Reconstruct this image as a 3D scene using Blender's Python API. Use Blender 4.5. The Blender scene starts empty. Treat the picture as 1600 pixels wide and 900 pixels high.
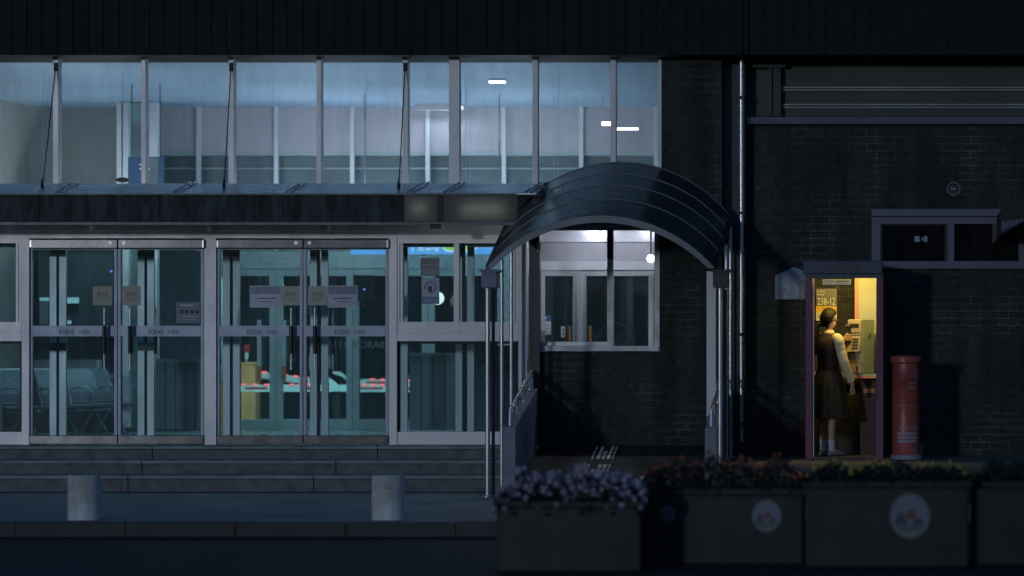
import bpy, bmesh, math, random
from mathutils import Vector, Matrix
random.seed(7)
S = bpy.context.scene
COL = S.collection
R = math.radians

# ------------------------------------------------------------------ camera
F = 4185.0                       # focal length in photo pixels (1600 wide)
CX, CY = 1400.0, 560.0           # vanishing point of the lines that run into the picture
CAMZ, CAMY = 1.5, -31.0
cam_d = bpy.data.cameras.new('camera')
cam = bpy.data.objects.new('camera', cam_d)
COL.objects.link(cam)
cam.location = (0, CAMY, CAMZ)
cam.rotation_euler = (R(90), 0, 0)
cam_d.sensor_width = 36
cam_d.lens = 36 * F / 1600
cam_d.shift_x = (800 - CX) / 1600
cam_d.shift_y = (CY - 450) / 1600
cam_d.clip_start = .5
cam_d.clip_end = 500
cam_d.dof.use_dof = True
cam_d.dof.focus_distance = 30.6
cam_d.dof.aperture_fstop = .95
S.camera = cam

# ------------------------------------------------------------------ world, sun, exposure
SUN_EL, SUN_AZ = 4.6, 22.0       # low soft night light from behind the camera, a little from its left
w = bpy.data.worlds.new('World')
S.world = w
w.use_nodes = True
nt = w.node_tree
sky = nt.nodes.new('ShaderNodeTexSky')
sky.sky_type = 'NISHITA'
sky.sun_disc = False
sky.sun_elevation = R(SUN_EL)
sky.sun_rotation = R(180 + SUN_AZ)
sky.ozone_density = 5.0
sky.dust_density = .2
bg = nt.nodes['Background']
nt.links.new(sky.outputs[0], bg.inputs[0])
bg.inputs[1].default_value = .100
sun_d = bpy.data.lights.new('sun', 'SUN')
sun = bpy.data.objects.new('sun', sun_d)
COL.objects.link(sun)
sun_d.energy = .35
sun_d.angle = R(3)
sun_d.color = (.84, .90, 1.0)
d = Vector((math.sin(R(SUN_AZ)) * math.cos(R(SUN_EL)), math.cos(R(SUN_AZ)) * math.cos(R(SUN_EL)), -math.sin(R(SUN_EL))))
sun.rotation_euler = d.to_track_quat('-Z', 'Y').to_euler()
S.view_settings.view_transform = 'Standard'
S.view_settings.look = 'None'
S.view_settings.exposure = 0
S.view_settings.gamma = 1
S.render.engine = 'CYCLES'
cy = S.cycles
cy.use_denoising = True
cy.max_bounces = 8
cy.transparent_max_bounces = 40
cy.sample_clamp_indirect = 3
cy.caustics_reflective = False
cy.caustics_refractive = False

# ------------------------------------------------------------------ helpers
def X(px, Y): return (px - CX) / F * (Y - CAMY)
def Z(py, Y): return CAMZ - (py - CY) / F * (Y - CAMY)
def P(px, py, Y): return Vector((X(px, Y), Y, Z(py, Y)))

class MB:
    """collects shapes for one mesh"""
    def __init__(s): s.v, s.f, s.sm = [], [], []
    def add(s, vs, fs, smooth=False):
        b = len(s.v)
        s.v += [tuple(v) for v in vs]
        s.f += [tuple(b + i for i in f) for f in fs]
        s.sm += [smooth] * len(fs)
        return s
    def box(s, x0, x1, y0, y1, z0, z1):
        x0, x1 = min(x0, x1), max(x0, x1); y0, y1 = min(y0, y1), max(y0, y1); z0, z1 = min(z0, z1), max(z0, z1)
        v = [(x, y, z) for z in (z0, z1) for y in (y0, y1) for x in (x0, x1)]
        return s.add(v, [(0, 2, 3, 1), (4, 5, 7, 6), (0, 1, 5, 4), (2, 6, 7, 3), (0, 4, 6, 2), (1, 3, 7, 5)])
    def bp(s, px0, py0, px1, py1, Y, depth):
        """box whose front face at Y covers a pixel rectangle; depth runs away from the camera"""
        return s.box(X(px0, Y), X(px1, Y), Y, Y + depth, Z(py0, Y), Z(py1, Y))
    def hexa(s, b4, t4):
        v = list(b4) + list(t4)
        return s.add(v, [(3, 2, 1, 0), (4, 5, 6, 7), (0, 1, 5, 4), (1, 2, 6, 5), (2, 3, 7, 6), (3, 0, 4, 7)])
    def bar(s, a, b, wd, hg):
        a, b = Vector(a), Vector(b); t = (b - a).normalized()
        up = Vector((0, 0, 1)) if abs(t.z) < .95 else Vector((0, 1, 0))
        r = t.cross(up).normalized() * wd / 2; u = r.cross(t).normalized() * hg / 2
        q = [-r - u, r - u, r + u, -r + u]
        return s.hexa([a + k for k in q], [b + k for k in q])
    def tube(s, pts, rad, n=10, cap=True):
        pts = [Vector(p) for p in pts]; rads = rad if isinstance(rad, (list, tuple)) else [rad] * len(pts)
        vs, fs = [], []; pr = None
        for i, p in enumerate(pts):
            t = (pts[min(i + 1, len(pts) - 1)] - pts[max(i - 1, 0)]).normalized()
            if pr is None:
                a = Vector((0, 0, 1)) if abs(t.z) < .9 else Vector((0, 1, 0)); pr = t.cross(a).normalized()
            pr = (pr - t * pr.dot(t)).normalized(); q = t.cross(pr)
            for k in range(n):
                an = 2 * math.pi * k / n
                vs.append(p + (pr * math.cos(an) + q * math.sin(an)) * rads[i])
        for i in range(len(pts) - 1):
            for k in range(n):
                a, b = i * n + k, i * n + (k + 1) % n
                fs.append((a, b, b + n, a + n))
        s.add(vs, fs, True)
        if cap:
            m = (len(pts) - 1) * n
            s.add(vs[:n], [tuple(reversed(range(n)))]); s.add(vs[m:], [tuple(range(n))])
        return s
    def lathe(s, c, prof, n=32, sx=1, sy=1):
        vs, fs = [], []
        for r, z in prof:
            for k in range(n):
                a = 2 * math.pi * k / n
                vs.append((c[0] + r * sx * math.cos(a), c[1] + r * sy * math.sin(a), c[2] + z))
        for i in range(len(prof) - 1):
            for k in range(n):
                a, b = i * n + k, i * n + (k + 1) % n
                fs.append((a, b, b + n, a + n))
        s.add(vs, fs, True)
        m = (len(prof) - 1) * n
        s.add(vs[:n], [tuple(reversed(range(n)))]); s.add(vs[m:], [tuple(range(n))])
        return s
    def rings(s, rings, closed=True, cap=True, smooth=True):
        n = len(rings[0]); vs = [v for r in rings for v in r]; fs = []
        for i in range(len(rings) - 1):
            for k in range(n if closed else n - 1):
                a, b = i * n + k, i * n + (k + 1) % n
                fs.append((a, b, b + n, a + n))
        s.add(vs, fs, smooth)
        if cap and closed:
            s.add(rings[0], [tuple(reversed(range(n)))]); s.add(rings[-1], [tuple(range(n))])
        return s
    def disc(s, c, rx, rz, y, th, n=28):
        """upright disc facing the camera"""
        f = [(c[0] + rx * math.cos(2 * math.pi * k / n), y, c[1] + rz * math.sin(2 * math.pi * k / n)) for k in range(n)]
        b = [(p[0], y + th, p[2]) for p in f]
        return s.rings([f, b], smooth=False)
    def poly(s, pts, y, th):
        f = [(p[0], y, p[1]) for p in pts]; b = [(p[0], y + th, p[1]) for p in pts]
        return s.rings([f, b], smooth=False)
    def text(s, body, x0, x1, z0, z1, y, th=.0015, fit=True):
        """raised lettering facing the camera in the rectangle x0..x1, z0..z1"""
        c = bpy.data.curves.new('lettering', 'FONT'); c.body = body; c.resolution_u = 2; c.extrude = .01
        o = bpy.data.objects.new('lettering', c)
        m = o.to_mesh()
        vs = [v.co.copy() for v in m.vertices]; fs = [tuple(p.vertices) for p in m.polygons]
        o.to_mesh_clear(); bpy.data.objects.remove(o); bpy.data.curves.remove(c)
        ax, bx = min(v.x for v in vs), max(v.x for v in vs); ay, by = min(v.y for v in vs), max(v.y for v in vs)
        kx = (x1 - x0) / (bx - ax); kz = (z1 - z0) / (by - ay)
        if not fit: kx = kz = min(kx, kz)
        out = [(x0 + (v.x - ax) * kx, y + th * (.5 - v.z / .02), z0 + (v.y - ay) * kz) for v in vs]
        return s.add(out, fs)
    def tp(s, body, px0, py0, px1, py1, Y):
        return s.text(body, X(px0, Y), X(px1, Y), Z(py1, Y), Z(py0, Y), Y)
    def build(s, name, m, parent=None, bevel=0):
        me = bpy.data.meshes.new(name)
        o = bpy.data.objects.new(name, me)
        COL.objects.link(o)
        off = Vector((0, 0, 0))
        if parent is not None:
            o.parent = parent; off = ORG.get(parent.name, Vector((0, 0, 0)))
        ORG[o.name] = off
        me.from_pydata([tuple(Vector(v) - off) for v in s.v], [], s.f)
        me.polygons.foreach_set('use_smooth', s.sm)
        me.materials.append(m)
        bm = bmesh.new(); bm.from_mesh(me)
        bmesh.ops.recalc_face_normals(bm, faces=bm.faces)
        bm.to_mesh(me); bm.free(); me.update()
        if any(s.sm):
            try: me.set_sharp_from_angle(angle=R(38))
            except Exception: pass
        if bevel:
            b = o.modifiers.new('edges', 'BEVEL'); b.width = bevel; b.segments = 2; b.limit_method = 'ANGLE'
        return o

ORG = {}
def tag(o, label, cat, group=None, kind=None):
    o['label'] = label; o['category'] = cat
    if group: o['group'] = group
    if kind: o['kind'] = kind
    return o
def thing(name, label, cat, loc, group=None):
    o = bpy.data.objects.new(name, None); COL.objects.link(o); o.location = loc
    o.empty_display_size = .1
    ORG[o.name] = Vector(loc)
    return tag(o, label, cat, group)
def struct(mb, name, m, bevel=0):
    o = mb.build(name, m, None, bevel); o['kind'] = 'structure'; return o

# ------------------------------------------------------------------ materials
def newmat(name):
    m = bpy.data.materials.new(name); m.use_nodes = True
    n = m.node_tree
    return m, n, n.nodes['Principled BSDF']
def mat(name, col, rough=.5, metal=0., var=.25, scale=6., bump=0., bscale=40., stretch=(1, 1, 1), spec=.5, rvar=.15, alpha=None):
    m, n, b = newmat(name)
    tc = n.nodes.new('ShaderNodeTexCoord'); mp = n.nodes.new('ShaderNodeMapping'); mp.inputs['Scale'].default_value = stretch
    n.links.new(tc.outputs['Object'], mp.inputs[0])
    tx = n.nodes.new('ShaderNodeTexNoise'); tx.inputs['Scale'].default_value = scale; tx.inputs['Detail'].default_value = 6; tx.inputs['Roughness'].default_value = .65
    n.links.new(mp.outputs[0], tx.inputs['Vector'])
    mx = n.nodes.new('ShaderNodeMix'); mx.data_type = 'RGBA'
    mx.inputs['A'].default_value = [c * (1 - var) for c in col] + [1]; mx.inputs['B'].default_value = [min(1, c * (1 + var)) for c in col] + [1]
    n.links.new(tx.outputs['Fac'], mx.inputs['Factor'])
    lo = n.nodes.new('ShaderNodeTexNoise'); lo.inputs['Scale'].default_value = max(.8, scale * .17); lo.inputs['Detail'].default_value = 4; n.links.new(tc.outputs['Object'], lo.inputs['Vector'])
    lr = n.nodes.new('ShaderNodeMapRange'); lr.inputs['From Min'].default_value = .3; lr.inputs['From Max'].default_value = .7; lr.inputs['To Min'].default_value = 1 - var * .9; lr.inputs['To Max'].default_value = 1 + var * .5; n.links.new(lo.outputs['Fac'], lr.inputs['Value'])
    mu = n.nodes.new('ShaderNodeVectorMath'); mu.operation = 'SCALE'; n.links.new(mx.outputs['Result'], mu.inputs[0]); n.links.new(lr.outputs[0], mu.inputs['Scale'])
    n.links.new(mu.outputs[0], b.inputs['Base Color'])
    mr = n.nodes.new('ShaderNodeMapRange'); mr.inputs['To Min'].default_value = max(.03, rough - rvar); mr.inputs['To Max'].default_value = min(1, rough + rvar)
    n.links.new(tx.outputs['Fac'], mr.inputs['Value']); n.links.new(mr.outputs[0], b.inputs['Roughness'])
    b.inputs['Metallic'].default_value = metal; b.inputs['Specular IOR Level'].default_value = spec
    if bump:
        t2 = n.nodes.new('ShaderNodeTexNoise'); t2.inputs['Scale'].default_value = bscale; t2.inputs['Detail'].default_value = 4
        n.links.new(mp.outputs[0], t2.inputs['Vector'])
        bp = n.nodes.new('ShaderNodeBump'); bp.inputs['Strength'].default_value = bump; bp.inputs['Distance'].default_value = .01
        n.links.new(t2.outputs['Fac'], bp.inputs['Height']); n.links.new(bp.outputs[0], b.inputs['Normal'])
    return m
def emit(name, col, strength, base=(.6, .6, .6)):
    m, n, b = newmat(name)
    b.inputs['Base Color'].default_value = (*base, 1); b.inputs['Emission Color'].default_value = (*col, 1); b.inputs['Emission Strength'].default_value = strength
    return m
def glass(name, tint=(.85, .93, .93), refl=.05, dust_haze=.02, dust_haze_col=(.5, .55, .55), rough=.02):
    m = bpy.data.materials.new(name); m.use_nodes = True; n = m.node_tree; n.nodes.remove(n.nodes['Principled BSDF']); out = n.nodes['Material Output']
    tr = n.nodes.new('ShaderNodeBsdfTransparent'); tr.inputs[0].default_value = (*tint, 1)
    gl = n.nodes.new('ShaderNodeBsdfGlossy'); gl.inputs['Roughness'].default_value = rough; gl.inputs['Color'].default_value = (.95, .98, 1, 1)
    lw = n.nodes.new('ShaderNodeLayerWeight'); lw.inputs['Blend'].default_value = .5
    pw = n.nodes.new('ShaderNodeMath'); pw.operation = 'POWER'; pw.inputs[1].default_value = 5; n.links.new(lw.outputs['Facing'], pw.inputs[0])
    ma = n.nodes.new('ShaderNodeMath'); ma.operation = 'MULTIPLY_ADD'; ma.inputs[1].default_value = .9; ma.inputs[2].default_value = refl; n.links.new(pw.outputs[0], ma.inputs[0])
    mx = n.nodes.new('ShaderNodeMixShader'); n.links.new(ma.outputs[0], mx.inputs[0]); n.links.new(tr.outputs[0], mx.inputs[1]); n.links.new(gl.outputs[0], mx.inputs[2])
    df = n.nodes.new('ShaderNodeBsdfDiffuse'); df.inputs[0].default_value = (*dust_haze_col, 1)
    tc = n.nodes.new('ShaderNodeTexCoord'); mp = n.nodes.new('ShaderNodeMapping'); mp.inputs['Scale'].default_value = (3, 3, .6); n.links.new(tc.outputs['Object'], mp.inputs[0])
    nz = n.nodes.new('ShaderNodeTexNoise'); nz.inputs['Scale'].default_value = 3; nz.inputs['Detail'].default_value = 8; nz.inputs['Roughness'].default_value = .7; n.links.new(mp.outputs[0], nz.inputs['Vector'])
    mr = n.nodes.new('ShaderNodeMapRange'); mr.inputs['From Min'].default_value = .3; mr.inputs['From Max'].default_value = .75; mr.inputs['To Min'].default_value = dust_haze * .25; mr.inputs['To Max'].default_value = dust_haze * 2; n.links.new(nz.outputs['Fac'], mr.inputs['Value'])
    m2 = n.nodes.new('ShaderNodeMixShader'); n.links.new(mr.outputs[0], m2.inputs[0]); n.links.new(mx.outputs[0], m2.inputs[1]); n.links.new(df.outputs[0], m2.inputs[2])
    n.links.new(m2.outputs[0], out.inputs[0])
    return m
def brick(name, c1, c2, mortar, bw=.22, rh=.085, patch=.7, patchcol=(.16, .17, .16), flat=False):
    m, n, b = newmat(name)
    tc = n.nodes.new('ShaderNodeTexCoord'); sp = n.nodes.new('ShaderNodeSeparateXYZ'); cb = n.nodes.new('ShaderNodeCombineXYZ')
    n.links.new(tc.outputs['Object'], sp.inputs[0])
    ad = n.nodes.new('ShaderNodeMath'); ad.operation = 'ADD'; n.links.new(sp.outputs[0], ad.inputs[0]); n.links.new(sp.outputs[1], ad.inputs[1])
    n.links.new(sp.outputs[0] if flat else ad.outputs[0], cb.inputs[0]); n.links.new(sp.outputs[1 if flat else 2], cb.inputs[1])
    wob = n.nodes.new('ShaderNodeTexNoise'); wob.inputs['Scale'].default_value = 9; n.links.new(tc.outputs['Object'], wob.inputs['Vector'])
    wm = n.nodes.new('ShaderNodeVectorMath'); wm.operation = 'MULTIPLY_ADD'; wm.inputs[1].default_value = (.012, .012, 0); n.links.new(wob.outputs['Color'], wm.inputs[0]); n.links.new(cb.outputs[0], wm.inputs[2])
    br = n.nodes.new('ShaderNodeTexBrick'); br.inputs['Scale'].default_value = 1; br.inputs['Brick Width'].default_value = bw; br.inputs['Row Height'].default_value = rh
    br.inputs['Mortar Size'].default_value = .006; br.inputs['Mortar Smooth'].default_value = .3; br.inputs['Bias'].default_value = -.35
    br.inputs['Color1'].default_value = (*c1, 1); br.inputs['Color2'].default_value = (*c2, 1); br.inputs['Mortar'].default_value = (*mortar, 1)
    n.links.new(wm.outputs[0], br.inputs['Vector'])
    # mortar worn unevenly: mixed back towards brick where a coarse noise is low
    n1 = n.nodes.new('ShaderNodeTexNoise'); n1.inputs['Scale'].default_value = 1.6; n1.inputs['Detail'].default_value = 5; n.links.new(tc.outputs['Object'], n1.inputs['Vector'])
    r1 = n.nodes.new('ShaderNodeMapRange'); r1.inputs['From Min'].default_value = .42; r1.inputs['From Max'].default_value = .66; n.links.new(n1.outputs['Fac'], r1.inputs['Value'])
    mx = n.nodes.new('ShaderNodeMix'); mx.data_type = 'RGBA'; mx.inputs['A'].default_value = (*c1, 1); n.links.new(r1.outputs[0], mx.inputs['Factor']); n.links.new(br.outputs['Color'], mx.inputs['B'])
    # pale chipped and limed patches
    n2 = n.nodes.new('ShaderNodeTexNoise'); n2.inputs['Scale'].default_value = 6.5; n2.inputs['Detail'].default_value = 3; n.links.new(cb.outputs[0], n2.inputs['Vector'])
    r2 = n.nodes.new('ShaderNodeMapRange'); r2.inputs['From Min'].default_value = .69; r2.inputs['From Max'].default_value = .76; r2.inputs['To Max'].default_value = patch; n.links.new(n2.outputs['Fac'], r2.inputs['Value'])
    m3 = n.nodes.new('ShaderNodeMix'); m3.data_type = 'RGBA'; m3.inputs['B'].default_value = (*patchcol, 1); n.links.new(r2.outputs[0], m3.inputs['Factor']); n.links.new(mx.outputs['Result'], m3.inputs['A'])
    st = n.nodes.new('ShaderNodeMapping'); st.inputs['Scale'].default_value = (2.6, 2.6, .35); n.links.new(tc.outputs['Object'], st.inputs[0])
    n4 = n.nodes.new('ShaderNodeTexNoise'); n4.inputs['Scale'].default_value = 1.4; n4.inputs['Detail'].default_value = 6; n.links.new(st.outputs[0], n4.inputs['Vector'])
    r4 = n.nodes.new('ShaderNodeMapRange'); r4.inputs['From Min'].default_value = .3; r4.inputs['From Max'].default_value = .7; r4.inputs['To Min'].default_value = .55; r4.inputs['To Max'].default_value = 1.6; n.links.new(n4.outputs['Fac'], r4.inputs['Value'])
    n5 = n.nodes.new('ShaderNodeTexNoise'); n5.inputs['Scale'].default_value = 14; n5.inputs['Detail'].default_value = 5; n.links.new(tc.outputs['Object'], n5.inputs['Vector'])
    r5 = n.nodes.new('ShaderNodeMapRange'); r5.inputs['From Min'].default_value = .3; r5.inputs['From Max'].default_value = .7; r5.inputs['To Min'].default_value = .7; r5.inputs['To Max'].default_value = 1.35; n.links.new(n5.outputs['Fac'], r5.inputs['Value'])
    mm_ = n.nodes.new('ShaderNodeMath'); mm_.operation = 'MULTIPLY'; n.links.new(r4.outputs[0], mm_.inputs[0]); n.links.new(r5.outputs[0], mm_.inputs[1])
    sc_ = n.nodes.new('ShaderNodeVectorMath'); sc_.operation = 'SCALE'; n.links.new(m3.outputs['Result'], sc_.inputs[0]); n.links.new(mm_.outputs[0], sc_.inputs['Scale'])
    n.links.new(sc_.outputs[0], b.inputs['Base Color'])
    b.inputs['Roughness'].default_value = .8; b.inputs['Specular IOR Level'].default_value = .3
    bp = n.nodes.new('ShaderNodeBump'); bp.inputs['Strength'].default_value = .7; bp.inputs['Distance'].default_value = .008; bp.invert = True
    n.links.new(br.outputs['Fac'], bp.inputs['Height'])
    n3 = n.nodes.new('ShaderNodeTexNoise'); n3.inputs['Scale'].default_value = 60; n.links.new(tc.outputs['Object'], n3.inputs['Vector'])
    b2 = n.nodes.new('ShaderNodeBump'); b2.inputs['Strength'].default_value = .25; b2.inputs['Distance'].default_value = .01
    n.links.new(n3.outputs['Fac'], b2.inputs['Height']); n.links.new(bp.outputs[0], b2.inputs['Normal']); n.links.new(b2.outputs[0], b.inputs['Normal'])
    return m

M = {}
M['alu'] = mat('painted_aluminium', (.57, .57, .60), .42, .25, .13, 5, .012, 60, (1, 1, .35))
M['alu_in'] = mat('dull_aluminium', (.50, .52, .55), .38, .55, .14, 5, .012, 60, (1, 1, .3))
M['alu_far'] = mat('far_aluminium', (.42, .50, .50), .5, .2, .12, 4)
M['chip'] = mat('chipped_paint', (.80, .80, .84), .55, .1, .35, 26, .5, 50)
M['header'] = mat('dark_polished_steel', (.075, .078, .085), .25, .8, .4, 5, .10, 6, (1, 1, 1), rvar=.1)
M['stainless'] = mat('stainless_steel', (.55, .57, .61), .28, .65, .12, 8, .03, 60, (1, 1, .3))
M['rail'] = mat('bluish_door_rail', (.33, .38, .47), .45, .2, .1, 6)
M['black'] = mat('black_plastic', (.012, .012, .013), .4, 0, .3, 10)
M['dark'] = mat('dark_bronze', (.028, .034, .036), .35, .4, .3, 5)
M['gasket'] = mat('black_gasket', (.01, .01, .011), .6, 0, .2, 10)
M['bar'] = mat('ink', (.02, .022, .03), .7)
M['glass_up'] = glass('upper_glass', (.86, .92, .96), .05, .04, (.45, .5, .6))
M['glass'] = glass('door_glass', (.84, .92, .93), .05, .045, (.42, .50, .53))  # dust coat here and on inner panes raised as painted haze
M['glass_in'] = glass('inner_glass', (.86, .94, .945), .045, .012)
M['glass_dark'] = glass('dark_window_glass', (.25, .3, .3), .06, .03, (.3, .32, .36))
M['fascia'] = glass('smoked_fascia_sheet', (.34, .36, .34), .02, .34, (.15, .175, .175), .03)
M['fascia_lit'] = mat('frosted_fascia_sheet', (.05, .055, .05), .3, 0, .3, 5)
_n = M['fascia_lit'].node_tree; _o = _n.nodes['Material Output']; _t = _n.nodes.new('ShaderNodeBsdfTranslucent'); _t.inputs[0].default_value = (.55, .565, .54, 1)
_m = _n.nodes.new('ShaderNodeMixShader'); _m.inputs[0].default_value = .45; _n.links.new(_n.nodes['Principled BSDF'].outputs[0], _m.inputs[1]); _n.links.new(_t.outputs[0], _m.inputs[2]); _n.links.new(_m.outputs[0], _o.inputs[0])
M['barrel'] = mat('dark_canopy_sheet', (.030, .042, .050), .30, 0, .35, 2.2, .05, 20, spec=.6)
M['rib'] = mat('canopy_rib', (.09, .10, .11), .45, .3, .2, 6)
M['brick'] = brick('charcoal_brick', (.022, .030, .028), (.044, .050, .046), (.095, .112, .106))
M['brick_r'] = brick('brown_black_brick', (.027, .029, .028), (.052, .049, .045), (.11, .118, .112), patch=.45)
M['fascia_top'] = mat('black_roof_sheet', (.011, .011, .012), .7, 0, .25, 3, spec=.2)
M['siding'] = mat('green_grey_siding', (.050, .062, .057), .6, 0, .3, 3, .1, 15)
M['trim'] = mat('pale_trim', (.24, .27, .27), .45, .3, .3, 5)
M['ledge'] = mat('lilac_concrete_ledge', (.135, .135, .185), .8, 0, .3, 5, .3, 30)
M['frame_r'] = mat('lilac_window_frame', (.125, .125, .18), .5, 0, .15, 4)
M['granite'] = mat('grey_granite', (.105, .125, .132), .62, 0, .5, 40, .12, 90)
M['step_edge'] = mat('pale_step_nosing', (.185, .22, .235), .5, 0, .4, 14)  # nosing colour paler than the risers
M['paving'] = mat('plaza_paving', (.27, .275, .27), .65, 0, .3, 9, .15, 50)
M['asphalt'] = mat('asphalt', (.017, .018, .019), .75, 0, .35, 30, .5, 120)
M['kerb'] = mat('kerb_stone', (.045, .048, .05), .7, 0, .3, 20, .3, 60)
M['terrace'] = mat('terrace_paving', (.10, .11, .115), .8, 0, .35, 8, .4, 40)
M['concrete'] = mat('painted_concrete', (.21, .24, .29), .7, 0, .25, 5, .2, 30)
M['rampfloor'] = mat('ramp_floor', (.016, .020, .020), .75, 0, .3, 8, .3, 60)
M['tactile'] = mat('tactile_paver', (.55, .56, .52), .6, 0, .25, 10)
M['hall_ceiling'] = mat('hall_ceiling', (.36, .50, .66), .7, 0, .08, 1.5)
M['hall_wall'] = mat('hall_wall', (.54, .50, .54), .7, 0, .08, 1.2)
M['hall_wall_green'] = mat('green_grey_hall_wall', (.32, .33, .32), .7, 0, .12, 1.2)
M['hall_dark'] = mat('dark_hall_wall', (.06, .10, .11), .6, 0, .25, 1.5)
M['hall_floor'] = mat('hall_floor', (.17, .23, .23), .25, 0, .2, 3)
M['white'] = mat('white_paint', (.78, .80, .82), .5, 0, .06, 4)
M['plank'] = mat('grey_plank_panel', (.30, .35, .36), .5, 0, .2, 3, 0, 10, (3, 3, .4))
M['counter'] = mat('dark_counter', (.035, .042, .045), .4, 0, .25, 4)
M['seat'] = mat('perforated_seat_steel', (.22, .31, .35), .35, .25, .2, 60)
M['chrome'] = mat('chrome_tube', (.38, .42, .45), .25, .8, .1, 10)
M['beige'] = mat('beige_notice_paper', (.50, .485, .38), .7, 0, .06, 3)
M['notice_blue'] = mat('notice_blue', (.05, .12, .25), .3)
M['notice_grey'] = mat('notice_grey', (.31, .37, .47), .3, 0, .15, 9)
M['notice_dim'] = mat('dim_notice', (.16, .19, .22), .5)
M['film'] = mat('glossy_tape', (.7, .75, .8), .1, .2, .1, 30)
M['ink_soft'] = mat('faded_ink', (.11, .11, .10), .7)
M['ink_blue'] = mat('blue_ink', (.04, .06, .14), .7)
M['stone_bollard'] = mat('bollard_granite', (.62, .61, .58), .75, 0, .4, 22, .3, 70)
M['yellow_band'] = mat('yellow_reflector', (.55, .42, .06), .4)
M['orange_band'] = mat('orange_reflector', (.60, .24, .05), .4)
M['cab_yellow'] = mat('yellow_cabinet_paint', (.86, .40, .15), .5, 0, .12, 3)
M['arm_white'] = mat('barrier_white', (.62, .78, .76), .45)
M['red_stripe'] = mat('barrier_red', (.45, .03, .03), .5)
M['led'] = emit('red_led', (1, .08, .09), 4.5, (.3, .02, .02))
M['sign_blue'] = emit('platform_sign_face', (.08, .36, .90), 1.2)
M['sign_green'] = emit('platform_sign_green', (.45, .8, .08), .9)
M['sign_white'] = emit('platform_sign_letters', (.8, .92, 1), 1.1)
M['orange_grip'] = mat('orange_wood_grip', (.50, .21, .07), .5, 0, .2, 20)
M['brown_grip'] = mat('brown_wood_grip', (.55, .20, .08), .5, 0, .2, 20)
M['booth_frame'] = mat('plum_booth_frame', (.155, .045, .095), .45, .1, .15, 6)
M['booth_roof'] = mat('slate_booth_roof', (.055, .072, .105), .5, 0, .15, 6)
M['booth_text'] = mat('dull_red_letter', (.13, .035, .045), .6)
M['booth_panel'] = mat('cream_booth_panel', (.40, .40, .30), .5, 0, .08, 4)
M['orange_trim'] = mat('orange_trim', (.72, .25, .12), .5)
M['phone_body'] = mat('tan_phone_body', (.42, .34, .22), .45, .1, .12, 9)
M['phone_side'] = mat('green_grey_phone_case', (.34, .40, .30), .5, .1, .15, 7)
M['phone_dark'] = mat('phone_display', (.02, .025, .02), .2)
M['maroon'] = mat('dull_maroon_panel', (.07, .03, .03), .6, 0, .2, 8)
M['poster_grey'] = mat('poster_grey', (.10, .10, .105), .4)
M['poster_yellow'] = mat('poster_yellow', (.78, .46, .03), .5)
M['poster_white'] = mat('poster_white', (.75, .72, .6), .5)
M['plate'] = mat('blue_house_plate', (.26, .31, .43), .4, 0, .15, 7)
M['plate_text'] = mat('house_plate_number', (.42, .46, .60), .5)
M['post_red'] = mat('postbox_red', (.36, .078, .056), .38, 0, .32, 9, .08, 30)
M['post_white'] = mat('postbox_lettering', (.33, .30, .36), .6)
M['post_base'] = mat('postbox_plinth', (.26, .25, .31), .7, 0, .2, 8)
M['planter'] = mat('dark_planter', (.0065, .0078, .0078), .6, 0, .25, 3)
M['emblem_white'] = mat('emblem_white', (.15, .17, .225), .5)
M['emblem_ring'] = mat('emblem_ring', (.07, .10, .085), .5)
M['emblem_blue'] = mat('emblem_blue', (.03, .055, .10), .5)
M['emblem_navy'] = mat('emblem_navy', (.03, .045, .10), .5)
M['emblem_red'] = mat('emblem_red', (.16, .05, .035), .5)
M['leaf'] = mat('flower_leaf', (.022, .034, .020), .6, 0, .5, 30)
M['petal_purple'] = mat('purple_petal', (.36, .31, .40), .6, 0, .35, 9)
M['petal_orange'] = mat('orange_petal', (.36, .085, .03), .6, 0, .35, 9)
M['petal_yellow'] = mat('yellow_petal', (.36, .27, .05), .6, 0, .35, 9)
M['petal_red'] = mat('dim_red_petal', (.09, .03, .03), .6, 0, .35, 9)
M['skin'] = mat('skin', (.50, .30, .20), .5, 0, .08, 10)
M['hair'] = mat('black_hair', (.009, .008, .007), .55, 0, .4, 30, .3, 80, (6, 6, 1), spec=.18)
M['shirt'] = mat('cream_shirt', (.66, .585, .37), .8, 0, .06, 10, .2, 30)
M['vest'] = mat('maroon_black_vest', (.017, .008, .009), .9, 0, .2, 10)
M['skirt'] = mat('black_skirt', (.007, .007, .008), .85, 0, .2, 10)
M['sock'] = mat('white_sock', (.55, .55, .58), .85, 0, .08, 10)
M['shoe'] = mat('pale_shoe', (.22, .22, .23), .5)
M['leafbrown'] = mat('brown_dry_leaf', (.14, .09, .06), .8)
M['bank'] = mat('dark_planting_bank', (.016, .028, .026), .9, 0, .7, 3, .5, 10)
M['wood'] = mat('dark_door_frame', (.018, .016, .016), .5)
M['booth_lamp'] = emit('booth_lamp_tube', (1, .70, .17), 190)
M['up0'] = emit('dim_uplight_tube', (.84, .91, .94), 30)
M['up1'] = emit('uplight_tube', (.82, .90, .98), 22)
M['up2'] = emit('rear_uplight_tube', (.84, .90, .97), 58)
M['dn'] = emit('downlight_tube', (.72, .93, 1), 17)
M['tube_vest'] = emit('vestibule_tube', (1, .93, .88), 1.2)
M['tube_white'] = emit('white_tube', (.80, .88, 1), 14)
M['tube_bright'] = emit('bright_vestibule_tube', (.84, .88, 1), 200)
M['tube_ceiling'] = emit('bright_tube', (.85, .96, 1), 6)
M['tube_reflection'] = emit('warm_reflection_glow', (1, .88, .74), 3.5)
M['globe'] = emit('globe_lamp_and_reflection', (.92, .97, .85), 1.6)
M['lit_panel'] = emit('lit_panel', (.40, .85, .95), .5)
M['blue_spot'] = emit('blue_standby_light', (.1, .2, 1), 3)
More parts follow.
